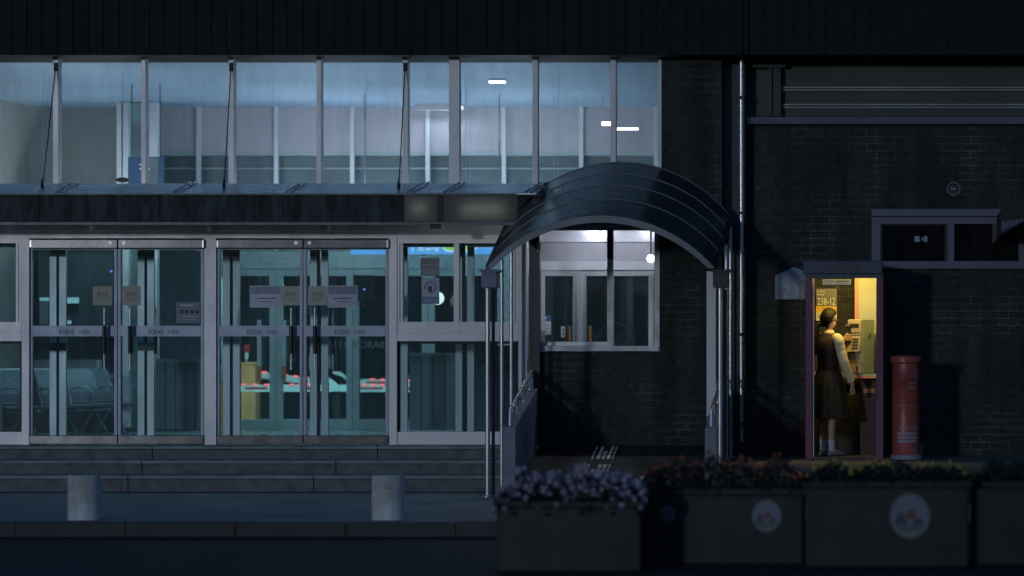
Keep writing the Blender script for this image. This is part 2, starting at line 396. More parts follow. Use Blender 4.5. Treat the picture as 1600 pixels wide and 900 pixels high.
M['blue_board'] = mat('blue_board', (.055, .15, .30), .45)

# ================================================================== SETTING
g = MB()
def gquad(x0, x1, y0, y1, z): g.add([(x0, y0, z), (x1, y0, z), (x1, y1, z), (x0, y1, z)], [(0, 1, 2, 3)])
gquad(-420, 420, -420, 300, -.13)
struct(g, 'ground', M['asphalt'])
g = MB(); g.box(-40, 40, -6.45, .6, -.12, 0.0); struct(g, 'plaza', M['paving'])
g = MB()
for i in range(50): g.box(-30 + i * 1.0, -29.006 + i * 1.0, -6.66 + random.uniform(-.006, .006), -6.452, -.125, .006 + random.uniform(-.004, .005))
struct(g, 'kerb', M['kerb'], .005)
g = MB(); g.box(X(1134, -.3), 9, -3.1, 2.0, 0.003, .36); struct(g, 'terrace', M['terrace'])
g = MB()
xk = X(1128, -3.3)
for i in range(10):
    g.box(xk + i * 1.02, xk + i * 1.02 + 1.005, -3.32, -3.102, .003, .375 + random.uniform(-.006, .006))
struct(g, 'terrace_kerb', M['kerb'], .012)
g = MB(); rows = []
for j in range(8):
    rows.append([(-400 + i * 10, -300 - j * 3 + random.uniform(-3, 3), -.5 + (40 if i > 28 else 10) * math.sin(j / 7 * math.pi / 2) * (.82 + .18 * math.sin(i * .37) * math.sin(i * .11 + 1)) + random.uniform(-1, 1) * (j > 0)) for i in range(81)])  # added ridge, shaped with a dip so the low sun passes
g.rings(rows, closed=False, cap=False); struct(g, 'added_horizon_screen', M['bank'])  # unseen hills added to keep the bright horizon out of the glass
# ground beyond the station, and a bank added to hide the sky behind the doors
g = MB(); g.box(-40, 20, 6.75, 20, -.1, .26); struct(g, 'platform', M['hall_floor'])
g = MB(); rows = []
for j in range(10):
    row = []
    for i in range(60):
        z = .2 + j * .75
        row.append((-40 + i * 1.05, 17 + j * .35 + random.uniform(-.5, .5), z + random.uniform(-.3, .3) + (random.uniform(-.8, .6) if j == 9 else 0)))
    rows.append(row)
g.rings(rows, closed=False, cap=False)
struct(g, 'added_sky_screen_bank', M['bank'])

# ================================================================== STATION BUILDING
sta = thing('station_building', 'grey glazed railway station with lit hall behind aluminium doors', 'building', (X(520, 0), 0, 0))
XL = X(-230, 0)
# hall shell
HB = 6.3                                     # far wall
m = MB(); m.box(XL, X(1036, 0), .16, 6.7, .36, .497); m.build('floor', M['hall_floor'], sta)
m = MB(); m.box(XL, X(1036, 0), .12, 6.7, 5.0, 5.2); m.build('ceiling', M['hall_ceiling'], sta)
m = MB(); m.box(XL - .2, XL - .003, -.1, 6.7, 0, 5.2); m.build('end_wall', M['hall_wall_green'], sta)
m = MB(); m.box(X(1033, 0) + .003, X(1033, 0) + .2, .3, 6.7, .3, 5.2)
m.build('end_wall', M['hall_wall_green'], sta)
m = MB()
m.bp(-300, 167 - 10, 181, 330, HB, .2)       # plain stretch
m.build('rear_wall', M['hall_wall_green'], sta)
m = MB(); m.bp(246, 157, 1045, 237, HB, .2); m.build('rear_wall', M['hall_wall'], sta)
# rear band window, mullions, headers
m = MB(); m.bp(246, 237.2, 1045, 243, HB, .16); m.bp(246, 262, 1045, 264, HB + .05, .05)
m.build('window_rail', M['alu_far'], sta)
for px in (310, 431, 550, 668, 787, 908, 1025):
    m = MB(); m.bp(px - 3.2, 160, px + 3.2, 392, HB - .06, .058); m.build('mullion', M['white'], sta)
m = MB(); m.bp(246, 243.2, 1045, 392, HB + .1, .01); m.build('window_pane', mat('dim_blind_pane', (.13, .175, .18), .35, 0, .35, 1.5), sta)
m = MB(); m.bp(336, 392.2, 1045, 420, HB, .16); m.build('door_header', M['alu_far'], sta)
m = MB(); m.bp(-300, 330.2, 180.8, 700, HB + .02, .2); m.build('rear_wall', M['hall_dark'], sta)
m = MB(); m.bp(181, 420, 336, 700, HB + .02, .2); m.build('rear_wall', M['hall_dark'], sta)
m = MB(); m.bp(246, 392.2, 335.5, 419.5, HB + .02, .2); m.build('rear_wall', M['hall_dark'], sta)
# rear doors
def rear_door(px0, px1, k):
    d = MB()
    d.bp(px0, 420.3, px0 + 9.5, 672, HB + .02, .08); d.bp(px1 - 9.5, 420.3, px1, 672, HB + .02, .08)
    d.bp(px0 + 9.5, 420.3, px1 - 9.5, 431, HB + .02, .08); d.bp(px0 + 9.5, 655, px1 - 9.5, 672, HB + .02, .08)
    o = d.build('rear_door', M['alu_far'], sta)
    d = MB(); d.bp(px0 + 9.5, 431, px1 - 9.5, 655, HB + .06, .008); d.build('glass', M['glass_in'], o)
    if k:
        hx = px1 - 26 if k > 0 else px0 + 12
        d = MB(); d.bp(hx - 3, 500, hx + 3, 572, HB - .05, .03); d.build('handle', M['alu_in'], o)
        d = MB(); d.bp(hx - 3, 572.5, hx + 3, 595, HB - .05, .03); d.build('grip', M['brown_grip'], o)
    return o
edges = [336, 431, 551, 669, 787, 905, 1023]
for i in range(6): rear_door(edges[i] + .4, edges[i + 1] - .4, (1, -1, 0, 0, 0, 0)[i])
d = MB()
for i in range(5): d.bp(508 + i * 7.5, 532, 509.5 + i * 7.5, 544, HB - .004, .003)
d.tp('KORAIL', 552, 533, 604, 544, HB - .004)
d.build('lettering', mat('lettering_reflection', (.20, .24, .24), .6), sta)  # bars and letters painted in place of lettering mirrored in the glass
# vestibule ceiling and inner wall over the doors
IN = 1.1
m = MB(); m.box(XL, X(826, 0), .16, IN + .1, 2.9, 3.02); m.box(X(828, 0), X(1033, 0), .3, IN + .1, 3.14, 3.22); m.build('vestibule_ceiling', M['hall_wall'], sta)
# upper glazing
Yg = 0.0
mulls = [(-187, 8), (-50, 6), (87, 8), (224, 6), (361, 8), (498, 7), (633, 8), (709.5, 16), (836, 8), (958, 8), (1031, 5)]
for px, wd in mulls:
    m = MB(); m.bp(px - wd / 2, 84, px + wd / 2, 290, -.06, .14); m.build('mullion', M['alu'], sta)
for (a, wa), (b, wb) in zip(mulls[:-1], mulls[1:]):
    m = MB(); m.bp(a + wa / 2 + .4, 84, b - wb / 2 - .4, 290, .0, .01); m.build('glass_pane', M['glass_up'], sta)
m = MB(); m.bp(-230, 290.3, 1033, 304, -.03, .16); m.build('spandrel', M['dark'], sta)
m = MB(); m.bp(-230, 304.3, 822, 351, -.02, .14); m.bp(822.4, 304.3, 1033, 349.5, -.02, .14); m.build('spandrel', M['dark'], sta)
# roof edge above
m = MB(); m.bp(-260, -140, 1160, 86, -.35, .8)
for i in range(60):
    px = -250 + i * 24
    m.bp(px, -140, px + 3, 86, -.362, .011)
m.build('roof_fascia', M['fascia_top'], sta)
m = MB(); m.box(XL, X(1160, 0), .46, 6.9, 5.21, 6.3); m.build('roof', M['fascia_top'], sta)
# head beam and posts of the entrance front
m = MB(); m.bp(-230, 353, 795, 372, -.06, .16); m.bp(-230, 351.2, 822, 352.8, -.07, .1); m.build('head_beam', M['alu'], sta)
for a, b in ((-110, -98), (34, 45.5), (319, 337.5), (607.5, 620)):
    m = MB(); m.bp(a, 372.3, b, 695, -.06, .16); m.build('post', M['alu'], sta)
m = MB(); m.bp(810, 352.9, 823, 695, -.06, .16); m.build('post', M['alu'], sta)
m = MB(); m.bp(826.5, 350, 843, 698, -.16, .12); m.bp(829, 350, 831, 698, -.168, .007); m.build('dark_post', M['dark'], sta)
# fixed lights with upper sliding window and lower pane
def window_bay(a, b, split):
    fr = MB()
    fr.bp(a, 372.4, b, 380, -.045, .13); fr.bp(a, 503, b, 520, -.045, .13); fr.bp(a, 520.3, b, 533, -.055, .14)
    fr.bp(a, 380, a + 4, 503, -.045, .13); fr.bp(b - 4, 380, b, 503, -.045, .13)
    fr.bp(a + 5, 380.2, a + 9, 502.8, -.03, .1); fr.bp(b - 9, 380.2, b - 5, 502.8, -.03, .1)
    o = fr.build('window', M['alu'], sta)
    fr = MB(); fr.bp(a, 675, b, 694.6, -.045, .13); fr.build('bottom_rail', M['alu'], o)
    if split:
        s_ = MB(); s_.bp(split - 4, 380.3, split + 4, 518, -.052, .09); s_.build('sash_stile', M['alu'], o)
    s_ = MB(); s_.bp(a, 533.2, b, 537, -.02, .1); s_.bp(a, 537.2, a + 2, 674.8, -.02, .1); s_.bp(b - 2, 537.2, b, 674.8, -.02, .1); s_.build('gasket', M['gasket'], o)
    s_ = MB(); s_.bp(a + 9.3, 380.4, b - 9.3, 502.6, .02, .008); s_.build('glass', M['glass'], o)
    s_ = MB(); s_.bp(a + 2.3, 537.3, b - 2.3, 674.6, .03, .008); s_.build('glass', M['glass'], o)
    return o
window_bay(-97.6, 33.7, None)
window_bay(620.3, 809.7, 713)
# double doors
def leaf(name, a, b, Y, mt, glassm, rail=True, handle=None, hm=None, sw=4.2, text=False, top=388, bot=680):
    d = MB()
    d.bp(a, top, a + sw, bot, Y, .05); d.bp(b - sw, top, b, bot, Y, .05)
    d.bp(a + sw, top, b - sw, top + 2, Y, .05)
    o = d.build(name, mt, sta)
    d = MB(); d.bp(a + sw + .2, top + 2.2, b - sw - .2, bot, Y + .02, .008); d.build('glass', glassm, o)
    if rail:
        d = MB(); d.bp(a + sw + .2, 511.5, b - sw - .2, 525.5, Y - .004, .02); d.bp(a + sw + .2, 509, b - sw - .2, 511.3, Y + .002, .01); d.build('push_rail', M['rail'], o)
        if text:
            tx = text
            d = MB(); d.tp('KORAIL', tx, 514.5, tx + 24, 522.5, Y - .006); d.tp('코레일', tx + 29, 515.5, tx + 47, 522, Y - .006); d.build('lettering', M['ink_blue'], o)
    if handle:
        d = MB(); d.tube([P(handle, 481, Y - .075), P(handle, 578, Y - .075)], .011, 10)
        d.tube([P(handle, 484, Y - .075), P(handle, 484, Y)], .008, 8); d.tube([P(handle, 574, Y - .075), P(handle, 574, Y)], .008, 8)
        h = d.build('handle', M['stainless'], o)
        d = MB(); d.tube([P(handle, 509, Y - .075), P(handle, 553, Y - .075)], .023, 12); d.build('grip', hm or M['black'], h)
    return o
for a, mid, b in ((46, 183.5, 318.5), (338, 473.5, 607)):
    hd = MB(); hd.bp(a, 374, mid, 388, -.10, .2); hd.bp(mid + .4, 374, b, 388, -.10, .2)
    h = hd.build('door_header', M['header'], sta, .008)
    for sx in (mid - 11, mid + 10):
        hd = MB(); q = P(sx, 379.5, -.105); hd.disc((q.x, q.z), .022, .022, -.108, .0075, 16); hd.build('sensor', M['alu_in'], h)
    hd = MB(); hd.bp(a + .3, 375.5, a + 2.5, 386, -.104, .0035); hd.bp(b - 3, 375.5, b - .4, 387, -.104, .0035); hd.build('end_cap', M['stainless'], h)
    hd = MB(); hd.bp(a, 680.5, mid, 694, -.08, .16); hd.bp(mid + .4, 680.5, b, 694, -.08, .16); hd.build('threshold', M['header'], sta, .006)
leaf('door', 46.5, 182.6, -.03, M['rail'], M['glass'], handle=163, text=93)
leaf('door', 184.2, 318, -.03, M['rail'], M['glass'], handle=203, text=232)
leaf('door', 338.6, 472.6, -.03, M['rail'], M['glass'], handle=455, text=386)
leaf('door', 474.4, 606.6, -.03, M['rail'], M['glass'], handle=492, text=523)
# inner row of doors
def inner(a, b, handle=None, side=0):
    return leaf('inner_door', a, b, IN, M['alu_in'], M['glass_in'], rail=False, handle=handle, sw=10.5, top=384, bot=683)
inner(-32, 88); inner(92.5, 225.5, 205); inner(230, 359, 243); inner(364, 495, None); inner(502, 624, 520)
inner(626, 722); inner(730, 838)
m = MB()
m.bp(-240, 366, 838, 383.6, IN - .01, .09)
m.build('inner_door_header', M['header'], sta)
m = MB()
for a in (-36, 88.4, 225.9, 359.4, 495.4, 624.3, 722.4): m.bp(a, 384, a + (4 if a != 624.3 else 1.4), 683, IN + .012, .05)
m.build('inner_door_seal', M['gasket'], sta)
m = MB()
for a, b in ((77.5, 103), (215, 240.5)): m.bp(a, 536, b, 548, IN - .008, .007)
m.build('kick_plate', M['dark'], sta)
m = MB()
for a, b in ((77.5, 88), (92.5, 103), (215, 225.5), (230, 240.5), (348.5, 359), (364, 374.5), (484.5, 495), (502, 512.5), (613.5, 624), (626, 636.5), (711.5, 722), (730, 740.5)): m.bp(a, 386, b, 401, IN - .006, .005)
m.build('corner_cap', M['dark'], sta)

# ---- brick part with the ramp window
BW0, BW1, BT, BB = 845, 1031, 351, 549
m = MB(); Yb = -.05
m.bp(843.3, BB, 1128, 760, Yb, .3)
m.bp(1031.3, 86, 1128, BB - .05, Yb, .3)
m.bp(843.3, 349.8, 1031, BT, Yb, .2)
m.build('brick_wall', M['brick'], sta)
m = MB(); m.bp(1128, 86, 1166, 720, .2, .25); m.build('recess_wall', M['dark'], sta)
# old outer frame of that window
f = MB()
f.bp(845, 540.5, 1029, 548.5, -.04, .12); f.bp(1022.5, 362, 1030.5, 540.3, -.03, .12); f.bp(845, 351.2, 1029, 359.5, -.03, .12)
o = f.build('ramp_window', M['chip'], sta)
f = MB(); f.bp(948.5, 405, 958, 548, -.05, .10); f.build('mid_post', M['chip'], o)
f = MB(); f.bp(948.5, 359.7, 958, 404.8, -.05, .10); f.build('dark_post', M['dark'], o)
f = MB(); f.bp(845, 534, 950, 540.3, .02, .07); f.build('inner_sill', M['alu_in'], o)
# inner entrance seen through it
f = MB()
f.bp(840, 345, 1033, 378, IN - .02, .1); f.bp(840, 408, 1033, 422, IN - .02, .1)
f.build('inner_entrance_header', mat('bright_header', (.62, .64, .70), .35, .4, .12, 6), sta)
f = MB(); f.bp(840, 378.2, 1033, 407.8, IN, .06); f.build('inner_transom_panel', mat('grey_transom', (.30, .31, .35), .6), sta)
o = leaf('inner_door', 842, 906, IN, M['alu_in'], M['glass_in'], rail=False, sw=9.5, top=422.4, bot=700)
o2 = leaf('inner_door', 907.5, 1022, IN, M['alu_in'], M['glass_in'], rail=False, sw=8.5, top=422.4, bot=700)
f = MB(); f.bp(840, 422.2, 906, 431, IN - .006, .03); f.bp(907.6, 422.2, 1022, 431, IN - .006, .03); f.build('top_rail', M['alu_in'], sta)
f = MB(); f.bp(1022.5, 422.2, 1034, 700, IN - .02, .1); f.build('inner_jamb', M['alu_in'], sta)
for hx, oo in ((889.5, o), (922, o2)):
    f = MB(); f.tube([P(hx, 511, IN - .07), P(hx, 560, IN - .07)], .020, 12); h = f.build('handle', M['orange_grip'], oo)
    f = MB(); f.tube([P(hx, 509.5, IN - .07), P(hx, 511, IN - .07)], .021, 12); f.build('cap', M['stainless'], h)

# ---- white framed glazed shaft in the hall
YS = 4.2
sh = thing('glazed_shaft', 'bright white framed glass shaft rising through the hall behind the first doors', 'lift shaft', P(214, 672, YS))
for a, b in ((182, 189.5), (191.5, 201), (233, 245.5)):
    m = MB(); m.bp(a, 160, b, 668, YS, .12); m.build('jamb', M['white'], sh)
m = MB(); m.bp(201.3, 160, 232.8, 668, YS + .06, .01); m.build('glass', M['glass_in'], sh)
m = MB(); m.bp(190, 160, 191.2, 668, YS + .03, .06); m.build('seal', M['gasket'], sh)
m = MB(); m.bp(182, 160, 245, 668, YS + 1.3, .04); m.build('rear_panel', mat('tree_reflection_lining', (.30, .36, .34), .5, 0, .8, 9, 0, 10, (4, 1, 1)), sh)  # mottled colour paints the tree pattern reflected in the shaft glass

# ================================================================== CANOPY OVER THE DOORS
can = thing('door_canopy', 'long smoked sheet canopy hung on cables above the station doors', 'canopy', P(300, 347, -.9))
Yc = -.9
seg = [-240, -70, 62, 250, 443, 631]
def fascia(a, b, k='fascia'):
    m = MB(); m.bp(a, 304.8, b, 346.5, Yc, .012); return m.build('fascia_panel', M[k], can)
for a, b in zip(seg[:-1], seg[1:]): fascia(a + .6, b - .6)
fascia(631.4, 684, 'fascia_lit'); fascia(692, 808, 'fascia_lit')
m = MB(); m.bp(684.3, 303.5, 691.7, 349, Yc - .01, .03); m.build('divider', M['gasket'], can)
m = MB(); m.bp(-240, 347, 806, 351.5, Yc - .02, .05); m.build('lower_edge', M['rib'], can)
m = MB(); m.bp(672, 350, 688, 357, Yc - .03, .05); m.build('knot', M['gasket'], can)
zt0, zt1 = Z(302.5, Yc), 3.52
m = MB(); x0, x1 = X(-240, Yc), X(838, Yc)
m.hexa([(x0, Yc - .02, zt0 - .012), (x1, Yc - .02, zt0 - .012), (x1, -.07, zt1 - .012), (x0, -.07, zt1 - .012)], [(x0, Yc - .02, zt0), (x1, Yc - .02, zt0), (x1, -.07, zt1), (x0, -.07, zt1)])
m.build('roof_sheet', mat('canopy_roof_sheet', (.50, .53, .58), .30, .55, .25, 3, .3, 7, (.5, 2, 1)), can)
m = MB(); m.bp(-240, 301.8, 806, 304.5, Yc - .035, .02); m.build('upper_edge', M['rib'], can)
for px in (100, 283, 458, 648, 705, 832):
    m = MB()
    for k in (0, 8): m.bar(Vector((X(px - 14 + k, Yc), Yc, zt0 + .012)), Vector((X(px + 14 + k, -.1), -.1, zt1 + .012)), .018, .02)
    m.build('bracket', M['stainless'], can)
for px, pb in ((87, 66), (361, 350), (633, 623)):
    m = MB(); a = P(px, 104, -.08); b = Vector((X(pb, -.5), -.5, zt0 + (zt1 - zt0) * .45))
    n = 10; pts = [a.lerp(b, i / n) + Vector((0, 0, -.012 * math.sin(math.pi * i / n))) for i in range(n + 1)]
    m.tube(pts, .007, 6)
    c = m.build('cable', M['black'], can)
    m = MB(); m.bp(px - 3, 98, px + 3, 111, -.085, .03); m.build('clamp', M['gasket'], c); m = MB(); m.lathe((b.x, b.y, b.z), [(.02, 0), (.02, .05), (.008, .12)], 8); m.build('anchor', M['gasket'], c)
m = MB(); m.disc((0, 0), .075, .03, 0, .006, 12)
mm = MB(); q = P(191, 281, -.25)
mm.add([(q.x + v[0], q.y + v[1] * 4, q.z + v[2]) for v in m.v], m.f)
tag(mm.build('dry_leaf', M['leafbrown']), 'brown dry leaf lying on the door canopy below the blue board', 'leaf')

# under canopy lamps behind the smoked panels
for a, b, z in ((646, 668, 326), (724, 790, 328)):
    t = thing('canopy_lamp', 'dim lamp glowing behind the wide smoked canopy panel beside the arch' if a > 700 else 'dim lamp glowing behind the short smoked canopy panel', 'lamp', P((a + b) / 2, z, -.80), 'lamps inside the door canopy')
    m = MB(); m.tube([P(a, z, -.80), P(b, z, -.80)], .02, 10); m.build('tube', emit('canopy_tube', (.95, .97, .95), 5), t)
    m = MB(); m.bp(a - 3, z - 14, b + 3, z - 9, -.83, .08); m.bp((a + b) / 2 - 3, 304, (a + b) / 2 + 3, z - 14.2, -.81, .02); m.build('housing', M['rib'], t)

# ================================================================== STEPS
st = thing('entrance_steps', 'three wide grey granite steps up to the station doors', 'steps', (X(380, -.6), -.6, 0))
tops = [(-.10 - .2, .36, .498), (-.65, .20, .345), (-1.0, .004, .19)]
xs0, xs1 = X(-230, 0), X(788, -.9)
cuts = {0: [238, 590], 1: [222, 525], 2: [200, 490]}
for k, (y, zb, zt) in enumerate(tops):
    yb = (.155, -.302, -.652)[k]
    m = MB(); e = [xs0] + [X(c, y) for c in cuts[k]] + [xs1]
    for a, b in zip(e[:-1], e[1:]): m.box(a + .003, b - .003, y, yb, .004, zt - .041)
    o = m.build('step', M['granite'], st, .006)
    m = MB()
    for a, b in zip(e[:-1], e[1:]): m.box(a + .002, b - .002, y - .010, yb, zt - .041, zt)
    m.build('tread', M['step_edge'], o, .009)

# ================================================================== RAMP AND ITS ARCHED CANOPY
rp = thing('access_ramp', 'sloping access ramp with parapets and tactile strip under the arched canopy', 'ramp', (X(940, -1.2), -1.2, 0))
YF, YBk = -2.3, -.06
xa, xb = X(806, -2.0), X(1101, -2.0)
m = MB(); m.hexa([(xa, YF, .004), (xb, YF, .004), (xb, YBk, .004), (xa, YBk, .004)], [(xa, YF, .01), (xb, YF, .01), (xb, YBk, .495), (xa, YBk, .495)])
m.build('ramp_floor', M['rampfloor'], rp)
def rz(y): return .01 + (y - YF) / (YBk - YF) * .485
m = MB()
for i in range(9):
    y0 = -1.9 + i * .2
    if i == 5: continue
    for j in range(5):
        x0 = X(899, -2.0) + .02 + j * .058
        wd = .018 if j in (0, 4) else .036
        if random.random() < .05: continue
        a, b = y0 + random.uniform(0, .02), y0 + .165
        m.hexa([(x0, a, rz(a) + .002), (x0 + wd, a, rz(a) + .002), (x0 + wd, b, rz(b) + .002), (x0, b, rz(b) + .002)], [(x0, a, rz(a) + .007), (x0 + wd, a, rz(a) + .007), (x0 + wd, b, rz(b) + .007), (x0, b, rz(b) + .007)])
m.build('tactile_strip', M['tactile'], rp)
def parapet(px0, px1, yf, yb, zf, zb):
    x0, x1 = X(px0, yf), X(px1, yf)
    m = MB(); m.hexa([(x0, yf, .003), (x1, yf, .003), (x1, yb, .003), (x0, yb, .003)], [(x0, yf, zf), (x1, yf, zf), (x1, yb, zb), (x0, yb, zb)])
    o = m.build('parapet', M['concrete'], rp, .01)
    xm = (x0 + x1) / 2
    m = MB(); a = Vector((xm, yf + .1, zf + .02 + .17)); b = Vector((xm, yb - .05, zb + .19))
    m.tube([a + Vector((0, -.02, -.19)), a, b, b + Vector((0, .0, -.2))], .02, 10)
    for off in (.06,): m.tube([a + Vector((0, 0, -off)), b + Vector((0, 0, -off))], .013, 8)
    h = m.build('handrail', M['stainless'], o)
    for t in (.02, .33, .64, .95):
        p = a.lerp(b, t); m = MB(); m.tube([p, p - Vector((0, 0, .19))], .014, 8); m.lathe((p.x, p.y, p.z - .195), [(.035, 0), (.035, .012), (.016, .02)], 12)
        m.build('baluster', M['stainless'], h)
parapet(785, 805.6, -2.0, -.2, .755, 1.16)
parapet(1101.4, 1120, -2.0, -.2, .745, 1.15)

ar = thing('arched_canopy', 'dark ribbed barrel canopy on slim steel posts over the access ramp', 'canopy', (X(938, -2.2), -1.2, 0))
CXc = X(938, -2.2)
def arc(t, off=0., n=40, ext=0.):
    """cross-section of the barrel, t=0 front .. 1 back"""
    y = -2.2 + t * 2.13; hw = 1.20 + .05 * t + off; zs = 2.47 + .67 * t; rise = .535 + .075 * t + off
    Rr = (hw * hw + rise * rise) / (2 * rise); th = math.asin(min(1, hw / Rr))
    return [Vector((CXc + Rr * math.sin(-th + 2 * th * i / n), y, zs + Rr * math.cos(-th + 2 * th * i / n) - (Rr - rise))) for i in range(n + 1)]
def shell(t0, t1, o0, o1, steps=1):
    m = MB(); rr = []
    for k in range(steps + 1):
        t = t0 + (t1 - t0) * k / steps
        u = arc(t, o1); l = arc(t, o0)
        rr.append(u + l[::-1])
    m.rings(rr); return m
ribs = [0, .32, .57, .78, 1.0]
for a, b in zip(ribs[:-1], ribs[1:]): shell(a + .008, b - .008, 0, .012, 2).build('roof_sheet', M['barrel'], ar)
for k, t in enumerate(ribs):
    wd = .018 if k == 0 else .007
    a, b = max(0, t - wd), min(1, t + wd)
    shell(a, b, -.045 if k == 0 else -.02, .022 if k else .03).build('rib', mat('front_rib', (.15, .165, .18), .45, .3) if k == 0 else M['rib'], ar)
for sx in (-1, 1):
    m = MB(); a0, a1 = arc(.03)[0 if sx < 0 else -1], arc(.98)[0 if sx < 0 else -1]
    m.bar(a0 + Vector((sx * .02, 0, -.02)), a1 + Vector((sx * .02, 0, -.02)), .05, .06)
    m.build('eaves_beam', M['dark'], ar)
for sx, px in ((-1, 762), (1, 1125.3)):
    xp = X(px, -2.1)
    for k, y in enumerate((-2.1, -1.07, -.32)):
        t = (y + 2.2) / 2.13; top = 2.47 + .67 * t - .05
        zb = .004 if sx < 0 else (.364 if xp > X(1134, -.3) else .004)
        r_ = .026 if k == 0 else .022
        m = MB(); m.tube([(xp, y, zb), (xp, y, top)], r_, 14); o = m.build('post', M['stainless'], ar)
        m = MB(); m.lathe((xp, y, zb), [(.06, 0), (.06, .012), (.03, .02)], 16); m.build('base_plate', M['stainless'], o)
        if k == 0:
            a, b = (752, 775) if sx < 0 else (1114, 1137)
            m = MB(); m.bp(a, 425, b, 449, -2.22, .26); m.bp(a - 3, 421, b + 3, 425, -2.24, .3); m.build('capital_box', M['concrete'] if sx < 0 else M['dark'], o)
            m = MB(); m.tube([(xp + .05, y + .07, zb), (xp + .05, y + .07, 2.25)], .018, 10); m.build('downpipe', M['dark'], o)
m = MB(); m.bp(1104, 424, 1118.5, 650, -.16, .1); wp = tag(m.build('white_post', M['alu']), 'pale flat post against the brick behind the steel ramp posts', 'post')
m = MB(); m.box(X(1104, -.16) + .002, X(1118.5, -.16) - .002, -.158, -.062, .004, Z(650, -.16) - .002); m.build('foot', M['concrete'], wp)

# drainpipe in the corner
dp = thing('drainpipe', 'tall thin steel drainpipe in the corner beside the phone booth wall', 'drainpipe', P(1157, 705, .05))
m = MB(); m.tube([P(1158.5, 88, .05), P(1158.5, 690, .05)], .030, 14); m.build('pipe', M['stainless'], dp)
for py in (150, 330, 520, 660):
    m = MB(); m.bp(1153.5, py, 1163.5, py + 5, .015, .07); m.build('clip', M['dark'], dp)
m = MB(); m.tube([P(1143, 380, .1), P(1143, 690, .1)], .012, 8); tag(m.build('conduit_pipe', M['rib']), 'thin conduit running down the recess beside the drainpipe', 'pipe')

# ================================================================== BRICK BUILDING BESIDE THE STATION
bb = thing('brick_building', 'dark brick side building with high window and pale ledge behind the phone booth', 'building', (X(1400, .3), .3, .36))
YW = .3
x0, x1 = X(1166, YW), X(1990, YW)
zl0, zl1 = Z(194, YW - .1), Z(182.5, YW - .1)
wx0, wx1, wz0, wz1 = X(1362, YW), X(1606, YW), Z(420, YW), Z(326, YW)
m = MB(); m.box(x0, wx0, YW, YW + .25, .36, zl0); m.box(wx1, x1, YW, YW + .25, .36, zl0)
m.box(wx0, wx1, YW, YW + .25, .36, wz0); m.box(wx0, wx1, YW, YW + .25, wz1, zl0)
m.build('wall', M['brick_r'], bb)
m = MB(); m.bp(1171, 182.5, 1990, 194, YW - .1, .34); m.build('ledge', M['ledge'], bb, .012)
m = MB(); m.bp(1166, 84, 1990, 182, YW + .06, .1); m.build('siding', M['siding'], bb)
for py, h in ((89, 3), (135.5, 2.4), (139.6, 2.2), (162.3, 2.4), (166.8, 2.2)):
    m = MB(); m.bp(1221 if py > 100 else 1228, py, 1990, py + h, YW + .02, .038); m.build('trim', M['trim'], bb)
m = MB(); m.bp(1201, 106, 1206, 181, YW - .02, .07); m.build('corner_strip', M['siding'], bb)
m = MB(); m.bp(1208, 106, 1220, 181.5, YW - .06, .1); m.build('duct', M['dark'], bb)
m = MB(); m.bp(1176, 86, 1228, 105, YW - .08, .13); m.build('soffit_box', M['dark'], bb)
m = MB(); m.bp(1162, -140, 1990, 86, -.33, 1.2)
for i in range(36): m.bp(1165 + i * 24, -140, 1168 + i * 24, 86, -.342, .011)
m.build('roof_fascia', M['fascia_top'], bb)
m = MB()
m.bp(1362, 326.5, 1606, 337.5, YW - .06, .1); m.bp(1362, 339, 1376, 418, YW - .04, .12); m.bp(1362, 408, 1606, 419.5, YW - .045, .12); m.bp(1376, 339, 1606, 349.5, YW - .04, .12)
m.bp(1481, 349.7, 1491, 407.8, YW - .03, .1)
m.bp(1592, 349.7, 1606, 407.8, YW - .03, .1)
o = m.build('window', M['frame_r'], bb)
m = MB(); m.bp(1376.3, 349.8, 1480.8, 407.7, YW + .05, .01); m.bp(1491.2, 349.8, 1591.8, 407.7, YW + .03, .01); m.build('glass', M['glass_dark'], o)
m = MB(); m.bp(1376.3, 349.8, 1379.5, 407.5, YW + .0, .04); m.bp(1476.5, 349.8, 1480.5, 407.5, YW, .04); m.bp(1379.7, 349.8, 1476, 352, YW, .04); m.build('sash', M['dark'], o)
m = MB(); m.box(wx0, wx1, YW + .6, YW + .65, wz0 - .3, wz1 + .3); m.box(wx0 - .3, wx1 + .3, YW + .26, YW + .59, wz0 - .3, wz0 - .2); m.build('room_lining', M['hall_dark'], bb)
m = MB()
for a, b, c, e in ((1429, 369, 1437, 378), (1440, 371, 1443, 376), (1444, 369, 1449, 378)): m.bp(a, b, c, e, YW + .044, .004)
tag(m.build('window_sticker', M['notice_grey']), 'small grey sticker on the high side window pane', 'sticker')
v = thing('vent_cover', 'small round vent ring high on the dark brick wall', 'vent', P(1490, 295, YW - .02))
c = P(1490, 295, YW - .015)
m = MB(); m.tube([c + Vector((.075 * math.cos(2 * math.pi * k / 28), 0, .075 * math.sin(2 * math.pi * k / 28))) for k in range(29)], .006, 6, False); m.build('ring', M['trim'], v)
m = MB(); m.disc((c.x, c.z), .068, .068, YW - .012, .011); m.build('plate', M['dark'], v)
m = MB(); m.disc((c.x - .02, c.z + .005), .012, .01, YW - .02, .007, 10); m.disc((c.x + .012, c.z), .012, .01, YW - .02, .007, 10); m.build('screw_heads', M['stainless'], v)
